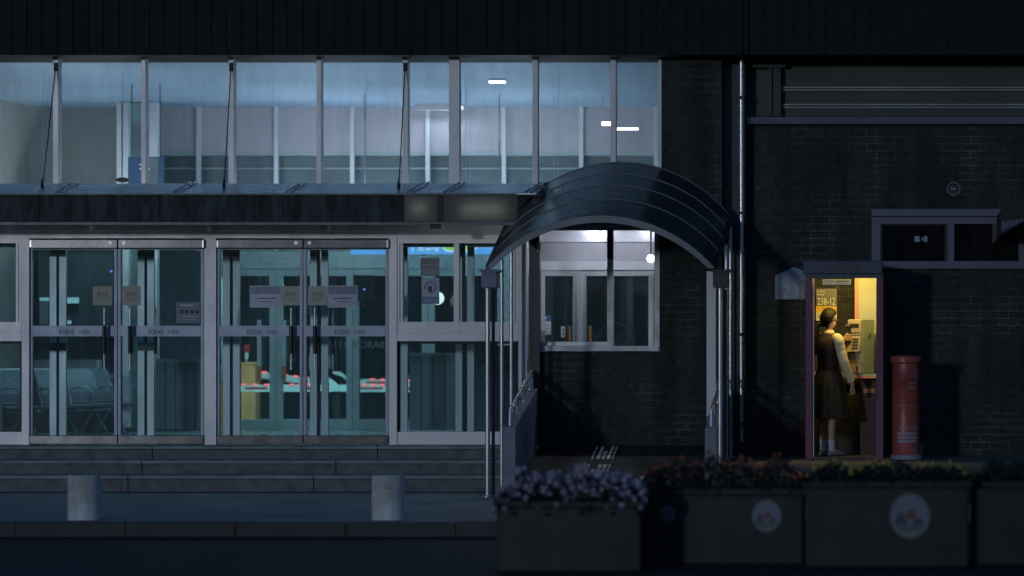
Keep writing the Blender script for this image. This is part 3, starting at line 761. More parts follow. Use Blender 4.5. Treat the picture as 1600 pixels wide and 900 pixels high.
# dark awning corner entering the picture
aw = thing('awning', 'dark weathered awning corner jutting past the end of the high side window', 'awning', P(1600, 350, -1.0))
m = MB(); q = [(1564, 328), (1578, 313), (1680, 300), (1680, 346), (1600, 346), (1564, 366)]
m.poly([(X(a, -1.), Z(b, -1.)) for a, b in q], -1., 1.25); m.build('roof', M['planter'], aw)
m = MB()
for i in range(5): m.poly([(X(1565 + i * 7, -1.), Z(347 - i * 1, -1.)), (X(1571 + i * 7, -1.), Z(345 - i, -1.)), (X(1571 + i * 7, -1.), Z(358 - i * 3, -1.)), (X(1565 + i * 7, -1.), Z(361 - i * 3, -1.))], -1.012, .01)
m.build('torn_edge', M['ledge'], aw)
# house-number plate
hp = thing('house_number_plate', 'blue gabled house number plate 238 on the brick beside the phone booth', 'number plate', P(1240, 468, .24))
m = MB(); m.poly([(X(a, .27), Z(b, .27)) for a, b in ((1212, 467), (1212, 431), (1240, 418), (1270, 431), (1270, 467))], .27, .028); m.build('plate', M['plate'], hp)
m = MB(); m.tp('238', 1222, 444, 1264, 464, .268); m.tp('남문로', 1228, 430, 1254, 438, .268); m.build('lettering', M['plate_text'], hp)
m = MB()
for a, b in (((1212, 431), (1240, 418)), ((1240, 418), (1270, 431)), ((1212, 431), (1212, 467)), ((1212, 467), (1270, 467)), ((1270, 431), (1270, 467))): m.tube([P(*a, .268), P(*b, .268)], .006, 6)
m.build('rim', M['plate_text'], hp)
# low grey utility block by the plate
m = MB(); m.bp(1219, 738, 1252, 752, -3.6, .3); tag(m.build('kerb_block', M['concrete'], None, .01), 'small pale concrete block lying before the terrace kerb below the booth', 'block')
m = MB(); m.bp(1001, 745, 1014, 752, -3.4, .12); tag(m.build('floor_marker', M['white'], None, .006), 'small white marker block on the ground beyond the flower planters', 'marker')

# ================================================================== HALL: LAMPS
def pendant(px, Y, z, ln, m_, label, grp='added pendant lamps hidden in the hall'):
    x = X(px, Y); t = thing('added_pendant_lamp', label, 'lamp', (x, Y, z), grp)  # added to light the hall, set where the canopy hides them
    b = MB(); b.box(x - ln / 2, x + ln / 2, Y - .05, Y + .05, z, z + .05); b.build('housing', M['white'], t)
    b = MB(); b.box(x - ln / 2 + .02, x + ln / 2 - .02, Y - .045, Y + .045, z - .025, z - .003); b.build('tube', M['dn'], t)
    b = MB(); b.box(x - ln / 2 + .02, x + ln / 2 - .02, Y - .045, Y + .045, z + .053, z + .075); b.build('tube', m_, t)
    b = MB()
    for s in (-.4, .4): b.tube([(x + s * ln, Y, z + .076), (x + s * ln, Y, 4.998)], .0025, 6)
    b.build('cord', M['hall_ceiling'], t)
for yy, dp in ((1.5, 'front'), (4.8, 'rear')):
    pendant(130, yy, 3.40, 1.2, M['up0'], dp + ' row added pendant lamp hidden by the canopy above the metal waiting seats')
    pendant(500, yy, 3.40, 1.4, M['up1' if yy < 2 else 'up2'], dp + ' row added pendant lamp hidden by the canopy above the second pair of doors')
    pendant(800, yy, 3.40, 1.4, M['up1' if yy < 2 else 'up2'], dp + ' row added pendant lamp hidden by the canopy beside the wide column')
for a, c, y0, y1, yy, lb in ((940, 955, 190, 196, 4.4, 'short warm tube standing in for a lamp reflection in the upper glass'), (962, 997, 199.5, 203, 4.0, 'long thin warm tube standing in for a lamp reflection in the upper glass')):
    t = thing('reflection_tube', lb, 'lamp', P((a + c) / 2, y0, yy))  # lit tubes added in place of lamp reflections in the upper glass
    b = MB(); b.bp(a, y0, c, y1, yy, .04); b.build('tube', M['tube_reflection'], t)
    b = MB(); b.bp(a, y0 - 1.5, c, y0 - .1, yy, .05); b.build('housing', M['hall_wall'], t)
    b = MB()
    for px in (a + 2, c - 2): b.tube([P(px, y0 - 1.4, yy + .02), Vector((X(px, yy + .02), yy + .02, 4.998))], .003, 6)
    b.build('cord', M['hall_wall'], t)
t = thing('ceiling_lamp', 'small bright tube lamp fixed to the blue hall ceiling', 'lamp', P(777, 123, 2.5))
b = MB(); q = P(777, 123, 2.5); b.box(q.x - .10, q.x + .10, 2.46, 2.54, 4.945, 4.965); b.build('tube', M['tube_ceiling'], t)
b = MB(); b.box(q.x - .105, q.x + .105, 2.45, 2.55, 4.967, 4.998); b.build('housing', M['white'], t)
# wall washer near the wide column
t = thing('wall_lamp', 'bright lamp washing the rear wall beside the wide column', 'lamp', P(688, 168, 6.0))
q = P(688, 168, 6.0)
b = MB(); b.box(q.x - .28, q.x + .28, 5.86, 5.92, 4.965, 4.985); b.build('tube', emit('washer_tube', (.78, .92, 1), 34), t)
b = MB(); b.box(q.x - .32, q.x + .32, 5.80, 6.01, 4.988, 4.998); b.box(q.x - .32, q.x + .32, 5.80, 5.815, 4.915, 4.987); b.box(q.x - .32, q.x + .32, 5.995, 6.01, 4.93, 4.987); b.build('housing', M['hall_wall'], t)
# vestibule tubes
for px, ln, z, mt, wh in ((85, .5, 2.88, 'tube_vest', 'inside the first pair of doors'), (290, .3, 2.88, 'tube_vest', 'inside the narrow bay between the two pairs of doors'), (500, .6, 2.88, 'tube_vest', 'inside the second pair of doors'), (735, .35, 2.88, 'tube_vest', 'inside the window bay beside the arch'), (917, .16, 3.10, 'tube_bright', 'inside the brick window under the arch'), (1005, .10, 3.10, 'tube_bright', 'in the corner of the brick window')):
    Yv = .30 if z < 3 else .55; x = X(px, Yv); t = thing('vestibule_lamp', 'tube lamp on the vestibule ceiling ' + wh, 'lamp', (x, Yv, z), 'vestibule ceiling lamps')
    b = MB(); b.box(x - ln / 2, x + ln / 2, Yv - .025, Yv + .025, z - .02, z - .002); b.build('tube', M[mt], t)
    b = MB(); b.box(x - ln / 2 - .02, x + ln / 2 + .02, Yv - .04, Yv + .04, z, z + (.019 if z < 3 else .036)); b.build('housing', M['white'], t)
# shaft lamp
t = thing('shaft_lamp', 'tube lamp lighting the white glass shaft from above', 'lamp', P(215, 150, YS - .4))
x = X(222, YS - .5)
b = MB(); b.box(x - .35, x + .35, YS - .55, YS - .47, 3.42, 3.45); b.build('tube', emit('shaft_tube', (.80, .92, 1), 40), t)
b = MB(); b.box(x - .05, x + .05, YS - .55, YS - .47, 3.453, 3.5); b.box(x - .01, x + .01, YS - .52, YS - .5, 3.503, 4.998); b.build('housing', M['white'], t)
# globe lamp, and a second globe added in place of a lamp reflection
def globe(px, py, Y, r, label):
    q = P(px, py, Y); t = thing('globe_lamp_and_reflection', label, 'lamp', q)
    b = MB(); b.lathe((q.x, q.y, q.z), [(r * math.sin(math.pi * (k + .02) / 12.04), -r * math.cos(math.pi * (k + .02) / 12.04)) for k in range(13)], 20); b.build('globe', M['globe'], t)
    b = MB(); b.tube([(q.x, q.y, q.z + r), (q.x, q.y, q.z + r + .3)], .012, 8); b.build('stem', M['dark'], t)
globe(684, 466, 5.6, .088, 'round pale globe lamp half hidden behind the no smoking notice')
globe(1017, 404, .85, .052, 'small bright globe standing in for a lamp reflection in the brick window')

# ================================================================== HALL: FURNITURE
# platform sign
YP = 4.4
ps = thing('platform_sign', 'lit blue hanging sign with white lettering and green circles', 'sign', P(690, 375, YP))
b = MB(); b.bp(548, 352, 800, 397, YP, .1); b.build('face', M['sign_blue'], ps)
b = MB(); b.bp(545, 346, 803, 351.8, YP - .01, .12); b.build('case', M['dark'], ps)
b = MB(); b.tp('EAST', 610, 374, 649.5, 393, YP - .003); b.tp('乘車場', 652, 371, 686, 394, YP - .003); b.build('lettering', M['sign_white'], ps)
b = MB()
for px in (703, 733): 
    q = P(px, 379, YP - .004); b.disc((q.x, q.z), .125, .125, YP - .004, .003)
b.build('circle_rim', M['sign_white'], ps)
b = MB()
for px in (703, 733):
    q = P(px, 379, YP - .006); b.disc((q.x, q.z), .105, .105, YP - .007, .002)
b.build('circle', M['sign_green'], ps)
b = MB()
for px in (570, 780): b.tube([P(px, 345.8, YP + .05), Vector((X(px, YP + .05), YP + .05, 4.998))], .008, 6)
b.build('hanger', M['stainless'], ps)
# blue hanging board above the canopy
YBd = 3.0
q = thing('hanging_board', 'blue board hanging in front of the white framed shaft', 'sign board', P(228, 245, YBd))
b = MB(); b.bp(200, 245, 255, 290, YBd, .05); b.build('board', M['blue_board'], q)
b = MB(); b.bp(226, 247, 247, 290, YBd - .004, .003); b.build('panel', M['plank'], q)
b = MB()
for a, c in ((219, 257), (219, 264), (232, 257), (233, 264)):
    k = P(a, c, YBd - .012); b.disc((k.x, k.z), .008, .008, YBd - .012, .006, 8)
b.build('reflection_dot', emit('reflection_dot_glow', (.7, .95, 1), 1.2), q)  # glowing dots stand in for reflections on the board
b = MB()
for px in (206, 250): b.tube([Vector((X(px, YBd + .1), YBd + .1, Z(244, YBd))), Vector((X(px, YBd + .1), YBd + .1, 4.998))], .006, 6); b.bp(px - 2, 246, px + 2, 250, YBd + .052, .07)
b.build('hanger', M['dark'], q)
# dark framed door high on the rear wall
q = thing('picture_frame', 'large dark framed board on the grey hall wall above the canopy', 'frame', P(0, 290, HB))
b = MB(); b.bp(-60, 189, 27, 195, HB - .06, .05); b.bp(20, 195.2, 27, 290, HB - .06, .05); b.bp(-60, 290.2, 27, 296, HB - .06, .05); b.build('frame', M['wood'], q)
b = MB(); b.bp(-60, 195.2, 19.8, 290, HB - .03, .02); b.build('board', M['hall_wall_green'], q)
# plank counters
def planks(a, b_, c, e, Y, n, label, m_='plank'):
    t = thing('plank_partition', label, 'partition', P((a + b_) / 2, e, Y))
    q = MB(); wdt = (b_ - a) / n
    for i in range(n): q.bp(a + i * wdt + .6, c, a + (i + 1) * wdt - .6, e, Y, .04)
    q.build('planks', M[m_], t)
    q = MB(); q.bp(a, c + 1, b_, e, Y + .042, .25); q.build('backing', M['counter'], t)
    q = MB(); q.bp(a - 1, c - 5, b_ + 1, c - .3, Y - .02, .32); q.build('top_rail', M['plank'], t)
planks(243, 336, 566, 670, 1.9, 6, 'low grey plank partition standing between the two pairs of doors')
planks(640, 714, 556, 672, 1.9, 4, 'grey plank partition behind the wide lower window')
t = thing('dark_cabinet', 'dark cabinet with overhanging top beside the grey plank partition', 'cabinet', P(760, 672, 2.2))
b = MB(); b.bp(722, 566, 830, 674, 2.2, .5); b.build('body', M['counter'], t)
b = MB(); b.bp(700, 540, 835, 565.6, 2.0, .8); b.build('top', M['dark'], t)
b = MB(); b.bp(744, 570, 762, 670, 2.18, .018); b.build('door', mat('blue_grey_cabinet_door', (.06, .10, .13), .4), t)
t = thing('service_counter', 'long dark service counter behind the metal waiting seats', 'counter', P(110, 672, 5.2))
b = MB(); b.bp(-120, 592, 178, 674, 5.2, .5); b.build('body', M['counter'], t)
b = MB(); b.bp(-124, 585, 181, 591.8, 5.1, .7); b.build('top', M['plank'], t)
b = MB(); b.bp(-120, 562, 150, 584.8, 5.55, .08); b.build('back_panel', M['hall_wall_green'], t)
b = MB(); b.bp(150.5, 562, 156, 600, 5.0, .09); b.build('end_post', M['white'], t)
t = thing('lit_cabinet', 'dark wall cabinet with pale lit panels behind the first doors', 'cabinet', P(95, 510, 5.9))
b = MB(); b.bp(60, 396, 180, 512, 5.9, .3); b.build('body', M['hall_dark'], t)
b = MB(); b.bp(62, 465, 76, 470, 5.885, .013); b.bp(98, 465, 123, 474, 5.885, .013); b.bp(100, 501, 111, 506, 5.885, .013); b.build('lit_strip', M['lit_panel'], t)
b = MB(); b.bp(62, 471, 75, 507, 5.885, .013); b.build('grey_panel', M['plank'], t)
b = MB(); b.bp(98, 475, 123, 489, 5.885, .013); b.build('slot', M['black'], t)
b = MB(); k = P(173.5, 424, 5.88); b.disc((k.x, k.z), .011, .011, 5.88, .018, 10); b.build('standby_light', M['blue_spot'], t)
m = MB(); q = P(960, 545, IN - .35); m.tube([q + Vector((.235 * math.cos(math.pi * k / 16), 0, .31 * math.sin(math.pi * k / 16))) for k in range(17)], .003, 6); m.build('wire_hoop', M['rib'])
tag(bpy.data.objects['wire_hoop'], 'thin arched wire hoop standing inside the brick window', 'hoop')
t = thing('wall_screen', 'small dark screen with a blue standby light beyond the second doors', 'screen', P(568, 452, 5.9))
b = MB(); b.bp(552, 430, 584, 470, 5.9, .05); b.bp(566, 470.2, 570, 480, 5.93, .03); b.bp(566, 475, 570, 480, 5.96, .33); b.build('screen', M['phone_dark'], t)
b = MB(); k = P(569, 452, 5.89); b.disc((k.x, k.z), .011, .011, 5.885, .014, 10); b.build('standby_light', M['blue_spot'], t)
# waiting seats
def make_seat():
    """one steel seat at the origin facing +x, its seat at 0.42"""
    t = thing('waiting_seat', 'x', 'seat', (0, 0, 0))
    n = 8; rr = []
    prof = [(.0, .42), (.12, .405), (.30, .40), (.42, .425), (.455, .42)]
    rr = [[Vector((x, y, z)) for y in (-.22, .22)] for x, z in prof]
    def sheet(pr, th):
        vs = []
        rings = []
        for i, (x, z) in enumerate(pr):
            rings.append([Vector((x, -.22, z)), Vector((x, .22, z)), Vector((x - th[0], .22, z - th[1])), Vector((x - th[0], -.22, z - th[1]))])
        return MB().rings(rings)
    sheet(prof, (0, .014)).build('seat_pan', M['seat'], t)
    sheet([(.0, .44), (-.03, .56), (-.09, .72), (-.15, .86), (-.19, .88)], (.014, 0)).build('backrest', M['seat'], t)
    m = MB()
    for i in range(5): m.tube([(-.005 - .006 * i, -.221, .47 + .022 * i), (-.005 - .006 * i, .221, .47 + .022 * i)], .004, 6)
    m.build('slots', M['black'], t)
    for y in (-.235, .235):
        m = MB(); m.tube([(-.17, y, .87), (-.06, y, .62), (0, y, .42), (.2, y, .38), (.43, y, .41)], .011, 8); m.build('side_frame', M['chrome'], t)
        m = MB(); m.tube([(-.05, y, .60), (.1, y, .635), (.28, y, .63), (.36, y, .58), (.35, y, .50), (.30, y, .41)], .010, 8); m.build('armrest', M['chrome'], t)
    m = MB(); m.tube([(.15, -.25, .35), (.15, .25, .35)], .022, 10); m.tube([(.15, 0, .35), (.15, 0, .41)], .015, 8); m.build('beam', M['chrome'], t)
    m = MB(); m.tube([(.15, 0, .345), (-.1, 0, .04), (-.16, 0, .012)], .014, 8); m.build('leg', M['chrome'], t)
    m = MB(); m.tube([(.15, .002, .345), (.40, .002, .04), (.46, .002, .012)], .014, 8); m.build('leg', M['chrome'], t)
    return t
seat0 = make_seat()
spots = [(24, 2.0, 'nearest steel waiting seat, partly behind the window post'), (88, 2.7, 'second steel waiting seat behind the first glass door'), (134, 3.5, 'third steel waiting seat with looped armrests'), (160, 4.3, 'last steel waiting seat, deepest into the hall')]
for i, (px, y, lb) in enumerate(spots):
    if i == 0: s_ = seat0
    else:
        s_ = seat0.copy(); COL.objects.link(s_)
        for ch in list(seat0.children):
            c = ch.copy(); COL.objects.link(c); c.parent = s_
    s_.location = (X(px, y), y, .497); s_.rotation_euler = (0, 0, R(-30)); s_['label'] = lb; s_['group'] = 'steel waiting seats'

# ================================================================== BEYOND THE HALL: BARRIERS
def barrier(px0, py0, px1, py1, Y, h, label, stripes, leds, cab):
    t = thing('barrier_gate', label, 'barrier', P(px0, 678, Y))
    a, b_ = P(px0, py0, Y), P(px1, py1, Y)
    m = MB(); m.bar(a, b_, .05, h / F * (Y - CAMY)); m.build('arm', M['arm_white'], t)
    m = MB(); dv = (b_ - a)
    for s0, s1 in stripes: m.bar(a + dv * s0 + Vector((0, -.028, 0)), a + dv * s1 + Vector((0, -.028, 0)), .004, h * .28 / F * (Y - CAMY))
    if stripes: m.build('red_stripe', M['red_stripe'], t)
    m = MB(); up = Vector((0, 0, h * .6 / F * (Y - CAMY)))
    for s in leds:
        p = a + dv * s + up; m.lathe((p.x, p.y, p.z - .03), [(.045, .014), (.04, .026), (.02, .033)], 10)
    m.build('warning_light', M['led'], t)
    return t
Yb1, Yb2 = 9.0, 10.2
t = barrier(374, 606.5, 560, 606.5, Yb1, 11, 'low white barrier arm with red stripes before the yellow cabinet', [(.05, .24), (.52, .60)], [.04, .13, .23, .35, .44, .52, .58], None)
t2 = barrier(372, 581, 500, 598, Yb2, 10, 'raised white barrier arm sloping behind the yellow cabinet', [], [.32, .57, .70, .83], None)
t3 = barrier(556, 606.8, 680, 606.8, Yb1, 11, 'white barrier arm with one red stripe beyond the second doors', [(.05, .34), (.6, .9)], [.10, .22, .33, .7], None)
t4 = barrier(560, 597, 690, 601, Yb2, 10, 'farther white barrier arm behind the arm with one red stripe', [(.1, .5)], [.17, .29, .6], None)
m = MB()
pts = [(506, 589), (515, 591), (524, 597), (530, 604), (533, 611), (521, 611), (519, 605), (514, 600), (506, 598)]
m.poly([(X(a, Yb1 - .04), Z(b, Yb1 - .04)) for a, b in pts], Yb1 - .04, .03); m.build('elbow', M['arm_white'], t)
pts = [(520, 580), (532, 581), (541, 588), (541, 594), (534, 588), (520, 584)]
m = MB(); m.poly([(X(a, Yb2), Z(b, Yb2)) for a, b in pts], Yb2, .04); m.build('elbow', M['arm_white'], t4)
for px0, px1, py0, Y, lb, tt in ((376.5, 399, 570, 9.6, 'tall yellow barrier cabinet with a red lamp on its pole', 1), (640, 668, 590, 10.6, 'yellow barrier cabinet behind the window bay', 0)):
    c = thing('barrier_cabinet', lb, 'cabinet', P((px0 + px1) / 2, 690, Y), 'yellow barrier cabinets')
    m = MB(); m.box(X(px0, Y), X(px1, Y), Y, Y + .3, .262, Z(py0, Y)); m.build('body', M['cab_yellow'], c, .01)
    m = MB(); m.box(X(px0, Y) - .02, X(px1, Y) + .02, Y - .02, Y + .32, Z(py0, Y) + .002, Z(py0, Y) + .04); m.build('lid', M['cab_yellow'], c, .008)
    if tt:
        m = MB(); m.tube([P(385, 569, Y + .15), P(385, 552, Y + .15)], .012, 8); m.build('pole', M['arm_white'], c)
        m = MB(); m.lathe(tuple(P(385, 551.5, Y + .15)), [(.05, 0), (.06, .03), (.06, .1), (.03, .13)], 14); m.build('red_lamp', M['red_stripe'], c)
        m = MB(); m.bp(382.5, 551, 387.5, 561, Y + .1, .03); m.build('lamp_tag', M['arm_white'], c)
c = thing('yellow_post', 'square yellow post just inside the hall beside the middle door post', 'post', P(343, 674, 5.6))
m = MB(); m.box(X(336, 5.6), X(348.3, 5.6), 5.6, 5.72, .5, Z(597, 5.6)); m.build('shaft', mat('bright_yellow_paint', (.80, .55, .10), .5), c, .006)
m = MB(); m.box(X(335, 5.6), X(349, 5.6), 5.59, 5.73, Z(597, 5.6) + .002, Z(592, 5.6)); m.build('cap', M['plank'], c)
# arms need posts
for tt, px, Y, py in ((t, 520, Yb1 + .03, 611), (t2, 499, Yb2 + .03, 598), (t3, 640, Yb1 + .03, 611), (t4, 652, Yb2 + .03, 601)):
    m = MB(); m.box(X(px, Y), X(px, Y) + .1, Y, Y + .1, .262, Z(py, Y)); m.build('post', M['dark'], tt)
t = thing('platform_lamp', 'cool tube lamp on a pole lighting the barrier arms', 'lamp', (X(470, 8.0), 7.3, .26))
x = X(470, 8.0)
m = MB(); m.box(x - .9, x + .9, 7.26, 7.36, 3.33, 3.36); m.build('tube', emit('platform_tube', (.74, .97, 1), 260), t)
m = MB(); m.box(x - .92, x + .92, 7.23, 7.39, 3.364, 3.42); m.box(x + 1.9, x + 1.97, 7.27, 7.33, .262, 3.42); m.box(x + .921, x + 1.899, 7.28, 7.32, 3.37, 3.41); m.build('pole', M['dark'], t)
for px, lb in ((487, 'small blue and white timetable card just inside the second doors'), (512, 'blue and white timetable card beside the inner door handle')):
    m = MB(); m.bp(px - 4, 548, px + 3, 577, 6.2, .01); o = m.build('timetable_card', M['white']); tag(o, lb, 'card')
    m = MB(); m.bp(px - 4, 548, px + 3, 556, 6.194, .005); m.build('blue_header', M['notice_blue'], o)
# small clock like reflections on the far glass: hanging tags
# ================================================================== NOTICES ON THE GLASS
YN = -.0135
def notice(name, rect, m_, label, cat, lines, im, grp=None, Y=YN):
    a, b_, c, e = rect
    m = MB(); m.bp(a, b_, c, e, Y, .002); o = m.build(name, m_); tag(o, label, cat, grp)
    if lines:
        m = MB()
        for s_, x0_, y0_, x1_, y1_ in lines:
            if s_ == '-': m.bp(x0_, y0_, x1_, y1_, Y - .0012, .001)
            else: m.tp(s_, x0_, y0_, x1_, y1_, Y - .0012)
        m.build('lettering', im, o)
    return o
for (a, lb) in ((145, 'beige square entrance notice closest to the metal waiting seats'), (190, 'beige square entrance notice beside the bright white shaft'), (439, 'beige square entrance notice between blue notice and first long handle'), (481, 'beige square entrance notice touching the blue notice nearer the window bay')):
    notice('door_notice', (a, 447, a + 30 if a not in (439,) else a + 29.5, 477), M['beige'], lb, 'notice', [('출입문', a + 7, 456, a + 24, 463, ), ('-', a + 5, 466, a + 26, 466.7), ('-', a + 9, 469, a + 22, 469.5)], M['ink_soft'], 'beige notices on the doors')
for a, c, lb in ((391, 438, 'blue and grey taped notice beside the yellow cabinet'), (512.5, 558, 'blue and grey taped notice next to the dark far doors')):
    o = notice('taped_notice', (a, 447, c, 480), M['notice_grey'], lb, 'notice', [('-', a + 8, 465.5, c - 8, 467), ('-', a + 14, 471, c - 14, 472)], M['ink_blue'], 'blue and grey notices taped to the doors')
    m = MB(); m.bp(a + .6, 447.6, c - .6, 459.5, YN - .0012, .001); m.build('blue_header', M['notice_blue'], o)
    m = MB(); m.tp('타는 곳 안내', a + 11, 450.5, c - 11, 456, YN - .0026); m.build('header_lettering', mat('pale_blue_print', (.12, .19, .31), .5), o)
    m = MB()
    rnd = random.Random(a)
    for _ in range(11):
        x_, y_ = rnd.uniform(a + 2, c - 3), rnd.uniform(448, 478); l_ = rnd.uniform(1.2, 3.2); an = rnd.uniform(-.7, 1.3)
        m.bar(P(x_, y_, YN - .005), P(x_ + l_ * math.cos(an), y_ - l_ * math.sin(an), YN - .005), .004, .006)
    m.build('tape_crease', M['film'], o)
    m = MB(); m.bp(a - .8, 446.2, c + .8, 447.4, YN - .002, .003); m.bp(a - .8, 479.6, c + .8, 480.6, YN - .002, .003); m.bp(a - .8, 447.5, a + .1, 479.5, YN - .002, .003); m.bp(c - .1, 447.5, c + .8, 479.5, YN - .002, .003); m.build('clear_edge', M['notice_grey'], o)
o = notice('safety_notice', (275, 472, 312.5, 505), M['notice_dim'], 'dim grey notice with a row of round icons beside the middle post', 'notice', [('-', 281, 476, 302, 478), ('-', 280, 494, 311, 494.8), ('-', 284, 499, 306, 499.8)], M['notice_grey'])
m = MB()
for k in range(4):
    q = P(284 + k * 8, 487, YN - .002); m.disc((q.x, q.z), .022, .022, YN - .002, .001, 14)
m.build('icons', M['ink_blue'], o)
YW2 = .0165
o = notice('window_sticker', (657, 403, 686.5, 431), M['notice_dim'], 'faded grey sticker above the no smoking notice on the window', 'sticker', [('-', 658.5, 413, 685, 414), ('TOILET', 659, 421, 684, 428)], M['notice_grey'], None, YW2)
o = notice('no_smoking_notice', (659, 434, 686.5, 475), M['notice_grey'], 'blue grey no smoking notice with a round symbol on the window', 'notice', [], None, None, YW2)
m = MB(); m.bp(659, 463.5, 686.5, 475, YW2 - .0012, .001); m.build('blue_band', M['notice_blue'], o)
m = MB(); m.tp('금연시설', 663, 466, 683, 472.5, YW2 - .0026); m.build('lettering', M['notice_grey'], o)
q = P(672.5, 448.5, YW2 - .002)
m = MB(); ring = []
for k in range(25):
    an = R(-150 + 300 * k / 24 + 60); ring.append((math.cos(an), math.sin(an)))
m.rings([[(q.x + .072 * c_, q.y, q.z + .072 * s_), (q.x + .05 * c_, q.y, q.z + .05 * s_), (q.x + .05 * c_, q.y + .001, q.z + .05 * s_), (q.x + .072 * c_, q.y + .001, q.z + .072 * s_)] for c_, s_ in ring], smooth=False)
m.build('round_symbol', M['notice_blue'], o)
m = MB(); m.bp(669, 447, 675, 457, YW2 - .0012, .001); m.build('red_mark', M['booth_text'], o)
YI = IN + .005
o = notice('blue_headed_notice', (843, 493, 861, 523), M['white'], 'white notice with blue header on the inner door under the arch', 'notice', [('-', 847, 508, 857, 509), ('-', 847, 513, 858, 514), ('-', 847, 517, 855, 518)], M['notice_grey'], None, YI)
m = MB(); m.bp(843, 493, 861, 502, YI - .0012, .001); m.build('blue_header', M['blue_board'], o)
m = MB(); m.poly([(X(849, YI), Z(495, YI)), (X(855, YI), Z(495, YI)), (X(852, YI), Z(500.5, YI))], YI - .0025, .001); m.build('white_mark', M['white'], o)
notice('white_label', (876.5, 510, 883, 527), M['white'], 'narrow white label beside the orange grip on the inner door', 'label', [('-', 879, 513, 881, 517), ('-', 879, 519, 881, 524)], M['ink_soft'], None, YI)
notice('post_tag', (839.2, 379, 844.6, 394), M['white'], 'small white tag on the dark post at the top of the brick window', 'tag', [('-', 841.4, 383, 842.2, 390)], M['ink_soft'], None, -.165)

# ================================================================== PHONE BOOTH
YB0, YB1 = -1.1, .18
zt = .364
pb = thing('phone_booth', 'lit telephone booth with plum posts and slate roof sign against dark brick', 'phone booth', (X(1318, YB0), -.5, zt))
xl0, xl1, xr0, xr1 = X(1258.5, YB0), X(1270, YB0), X(1369, YB0), X(1380.5, YB0)
zr = Z(428, YB0)
for a, b_ in ((xl0, xl1), (xr0, xr1)):
    m = MB(); m.box(a, b_, YB0, YB0 + .085, zt, zr); m.build('front_post', M['booth_frame'], pb, .008)
    m = MB(); m.box(a + .01, b_ - .02, YB1 - .05, YB1, zt, zr); m.build('rear_post', M['booth_frame'], pb)
m = MB(); m.box(xl1 + .001, xl1 + .012, YB0 + .02, YB0 + .07, zt, zr); m.build('edge_strip', M['alu_in'], pb)
m = MB(); ra, rb, rc, rd = X(1255, YB0 - .03), X(1379, YB0 - .03), Z(429, YB0 - .03) + .004, Z(407, YB0 - .03)
m.box(ra, rb, YB0 - .03, YB0 + .03, rc, rd); m.box(ra, ra + .03, YB0 + .0301, YB1 - .011, rc, rd); m.box(rb - .03, rb, YB0 + .0301, YB1 - .011, rc, rd); m.box(ra, rb, YB1 - .01, YB1 + .02, rc, rd); m.box(ra + .0301, rb - .0301, YB0 + .0301, YB1 - .011, rd - .03, rd - .002); o = m.build('roof', M['booth_roof'], pb, .015)
m = MB(); m.bp(1262, 427.7, 1377, 434.3, YB0 - .015, .06); m.build('lower_beam', M['booth_roof'], o)
m = MB(); m.tp('TELEPHONE', 1288, 413, 1346, 424, YB0 - .0325); m.build('lettering', M['booth_text'], o)
m = MB(); m.box(xl0 + .02, xr1 - .02, YB0 + .06, YB1 - .02, rd - .055, rd - .032); m.build('ceiling', M['booth_panel'], pb)
xm = (xl1 + xr0) / 2
m = MB(); m.tube([(xm - .16, -.90, 2.45), (xm + .24, -.90, 2.45)], .022, 12); m.box(xm - .13, xm - .11, -.91, -.89, 2.473, rd - .0555); m.box(xm + .19, xm + .21, -.91, -.89, 2.473, rd - .0555); m.build('lamp_tube', M['booth_lamp'], pb)
m = MB(); m.box(xl0 + .004, xl0 + .012, YB0 + .1, YB1 - .06, zt + .3, zr); m.build('side_glass', M['glass_dark'], pb)
m = MB(); m.box(xr1 - .03, xr1 - .004, YB0 + .1, YB1 - .06, zt + .25, zr); m.build('side_panel', M['booth_panel'], pb)
m = MB(); m.box(xl1, xr0, YB0 + .02, YB1, zt, zt + .03); m.build('floor_plate', M['kerb'], pb)
m = MB(); m.bp(1269, 581, 1352, 589, YB1 - .04, .03); m.build('back_rail', M['booth_panel'], pb)
# back panel beside the phone with orange edge
YPn = -.12
m = MB(); m.bp(1341.3, 430, 1374, 590, YPn, .03); m.build('back_panel', M['booth_panel'], pb)
m = MB(); m.bp(1336, 430, 1341, 590, YPn - .004, .04); m.build('panel_edge', M['orange_trim'], pb)
m = MB(); m.bp(1335.6, 430, 1335.95, 590, YPn - .002, .02); m.build('panel_lip', M['booth_panel'], pb)
m = MB(); m.bp(1344, 592, 1370, 716, YPn - .1, .03); o = m.build('pedestal', M['maroon'], pb)
m = MB(); m.bp(1349, 607, 1367, 614, YPn - .104, .003); m.build('label', M['orange_trim'], o)
m = MB(); m.bp(1351, 616, 1355, 625, YPn - .104, .003); m.build('small_label', M['maroon'], o)
m = MB(); m.bp(1324, 584, 1371, 588, YPn - .42, .42); m.build('shelf', M['phone_side'], pb); m = MB(); m.bp(1324, 588.2, 1371, 591, YPn - .42, .4); m.build('shelf_trim', M['orange_trim'], pb)
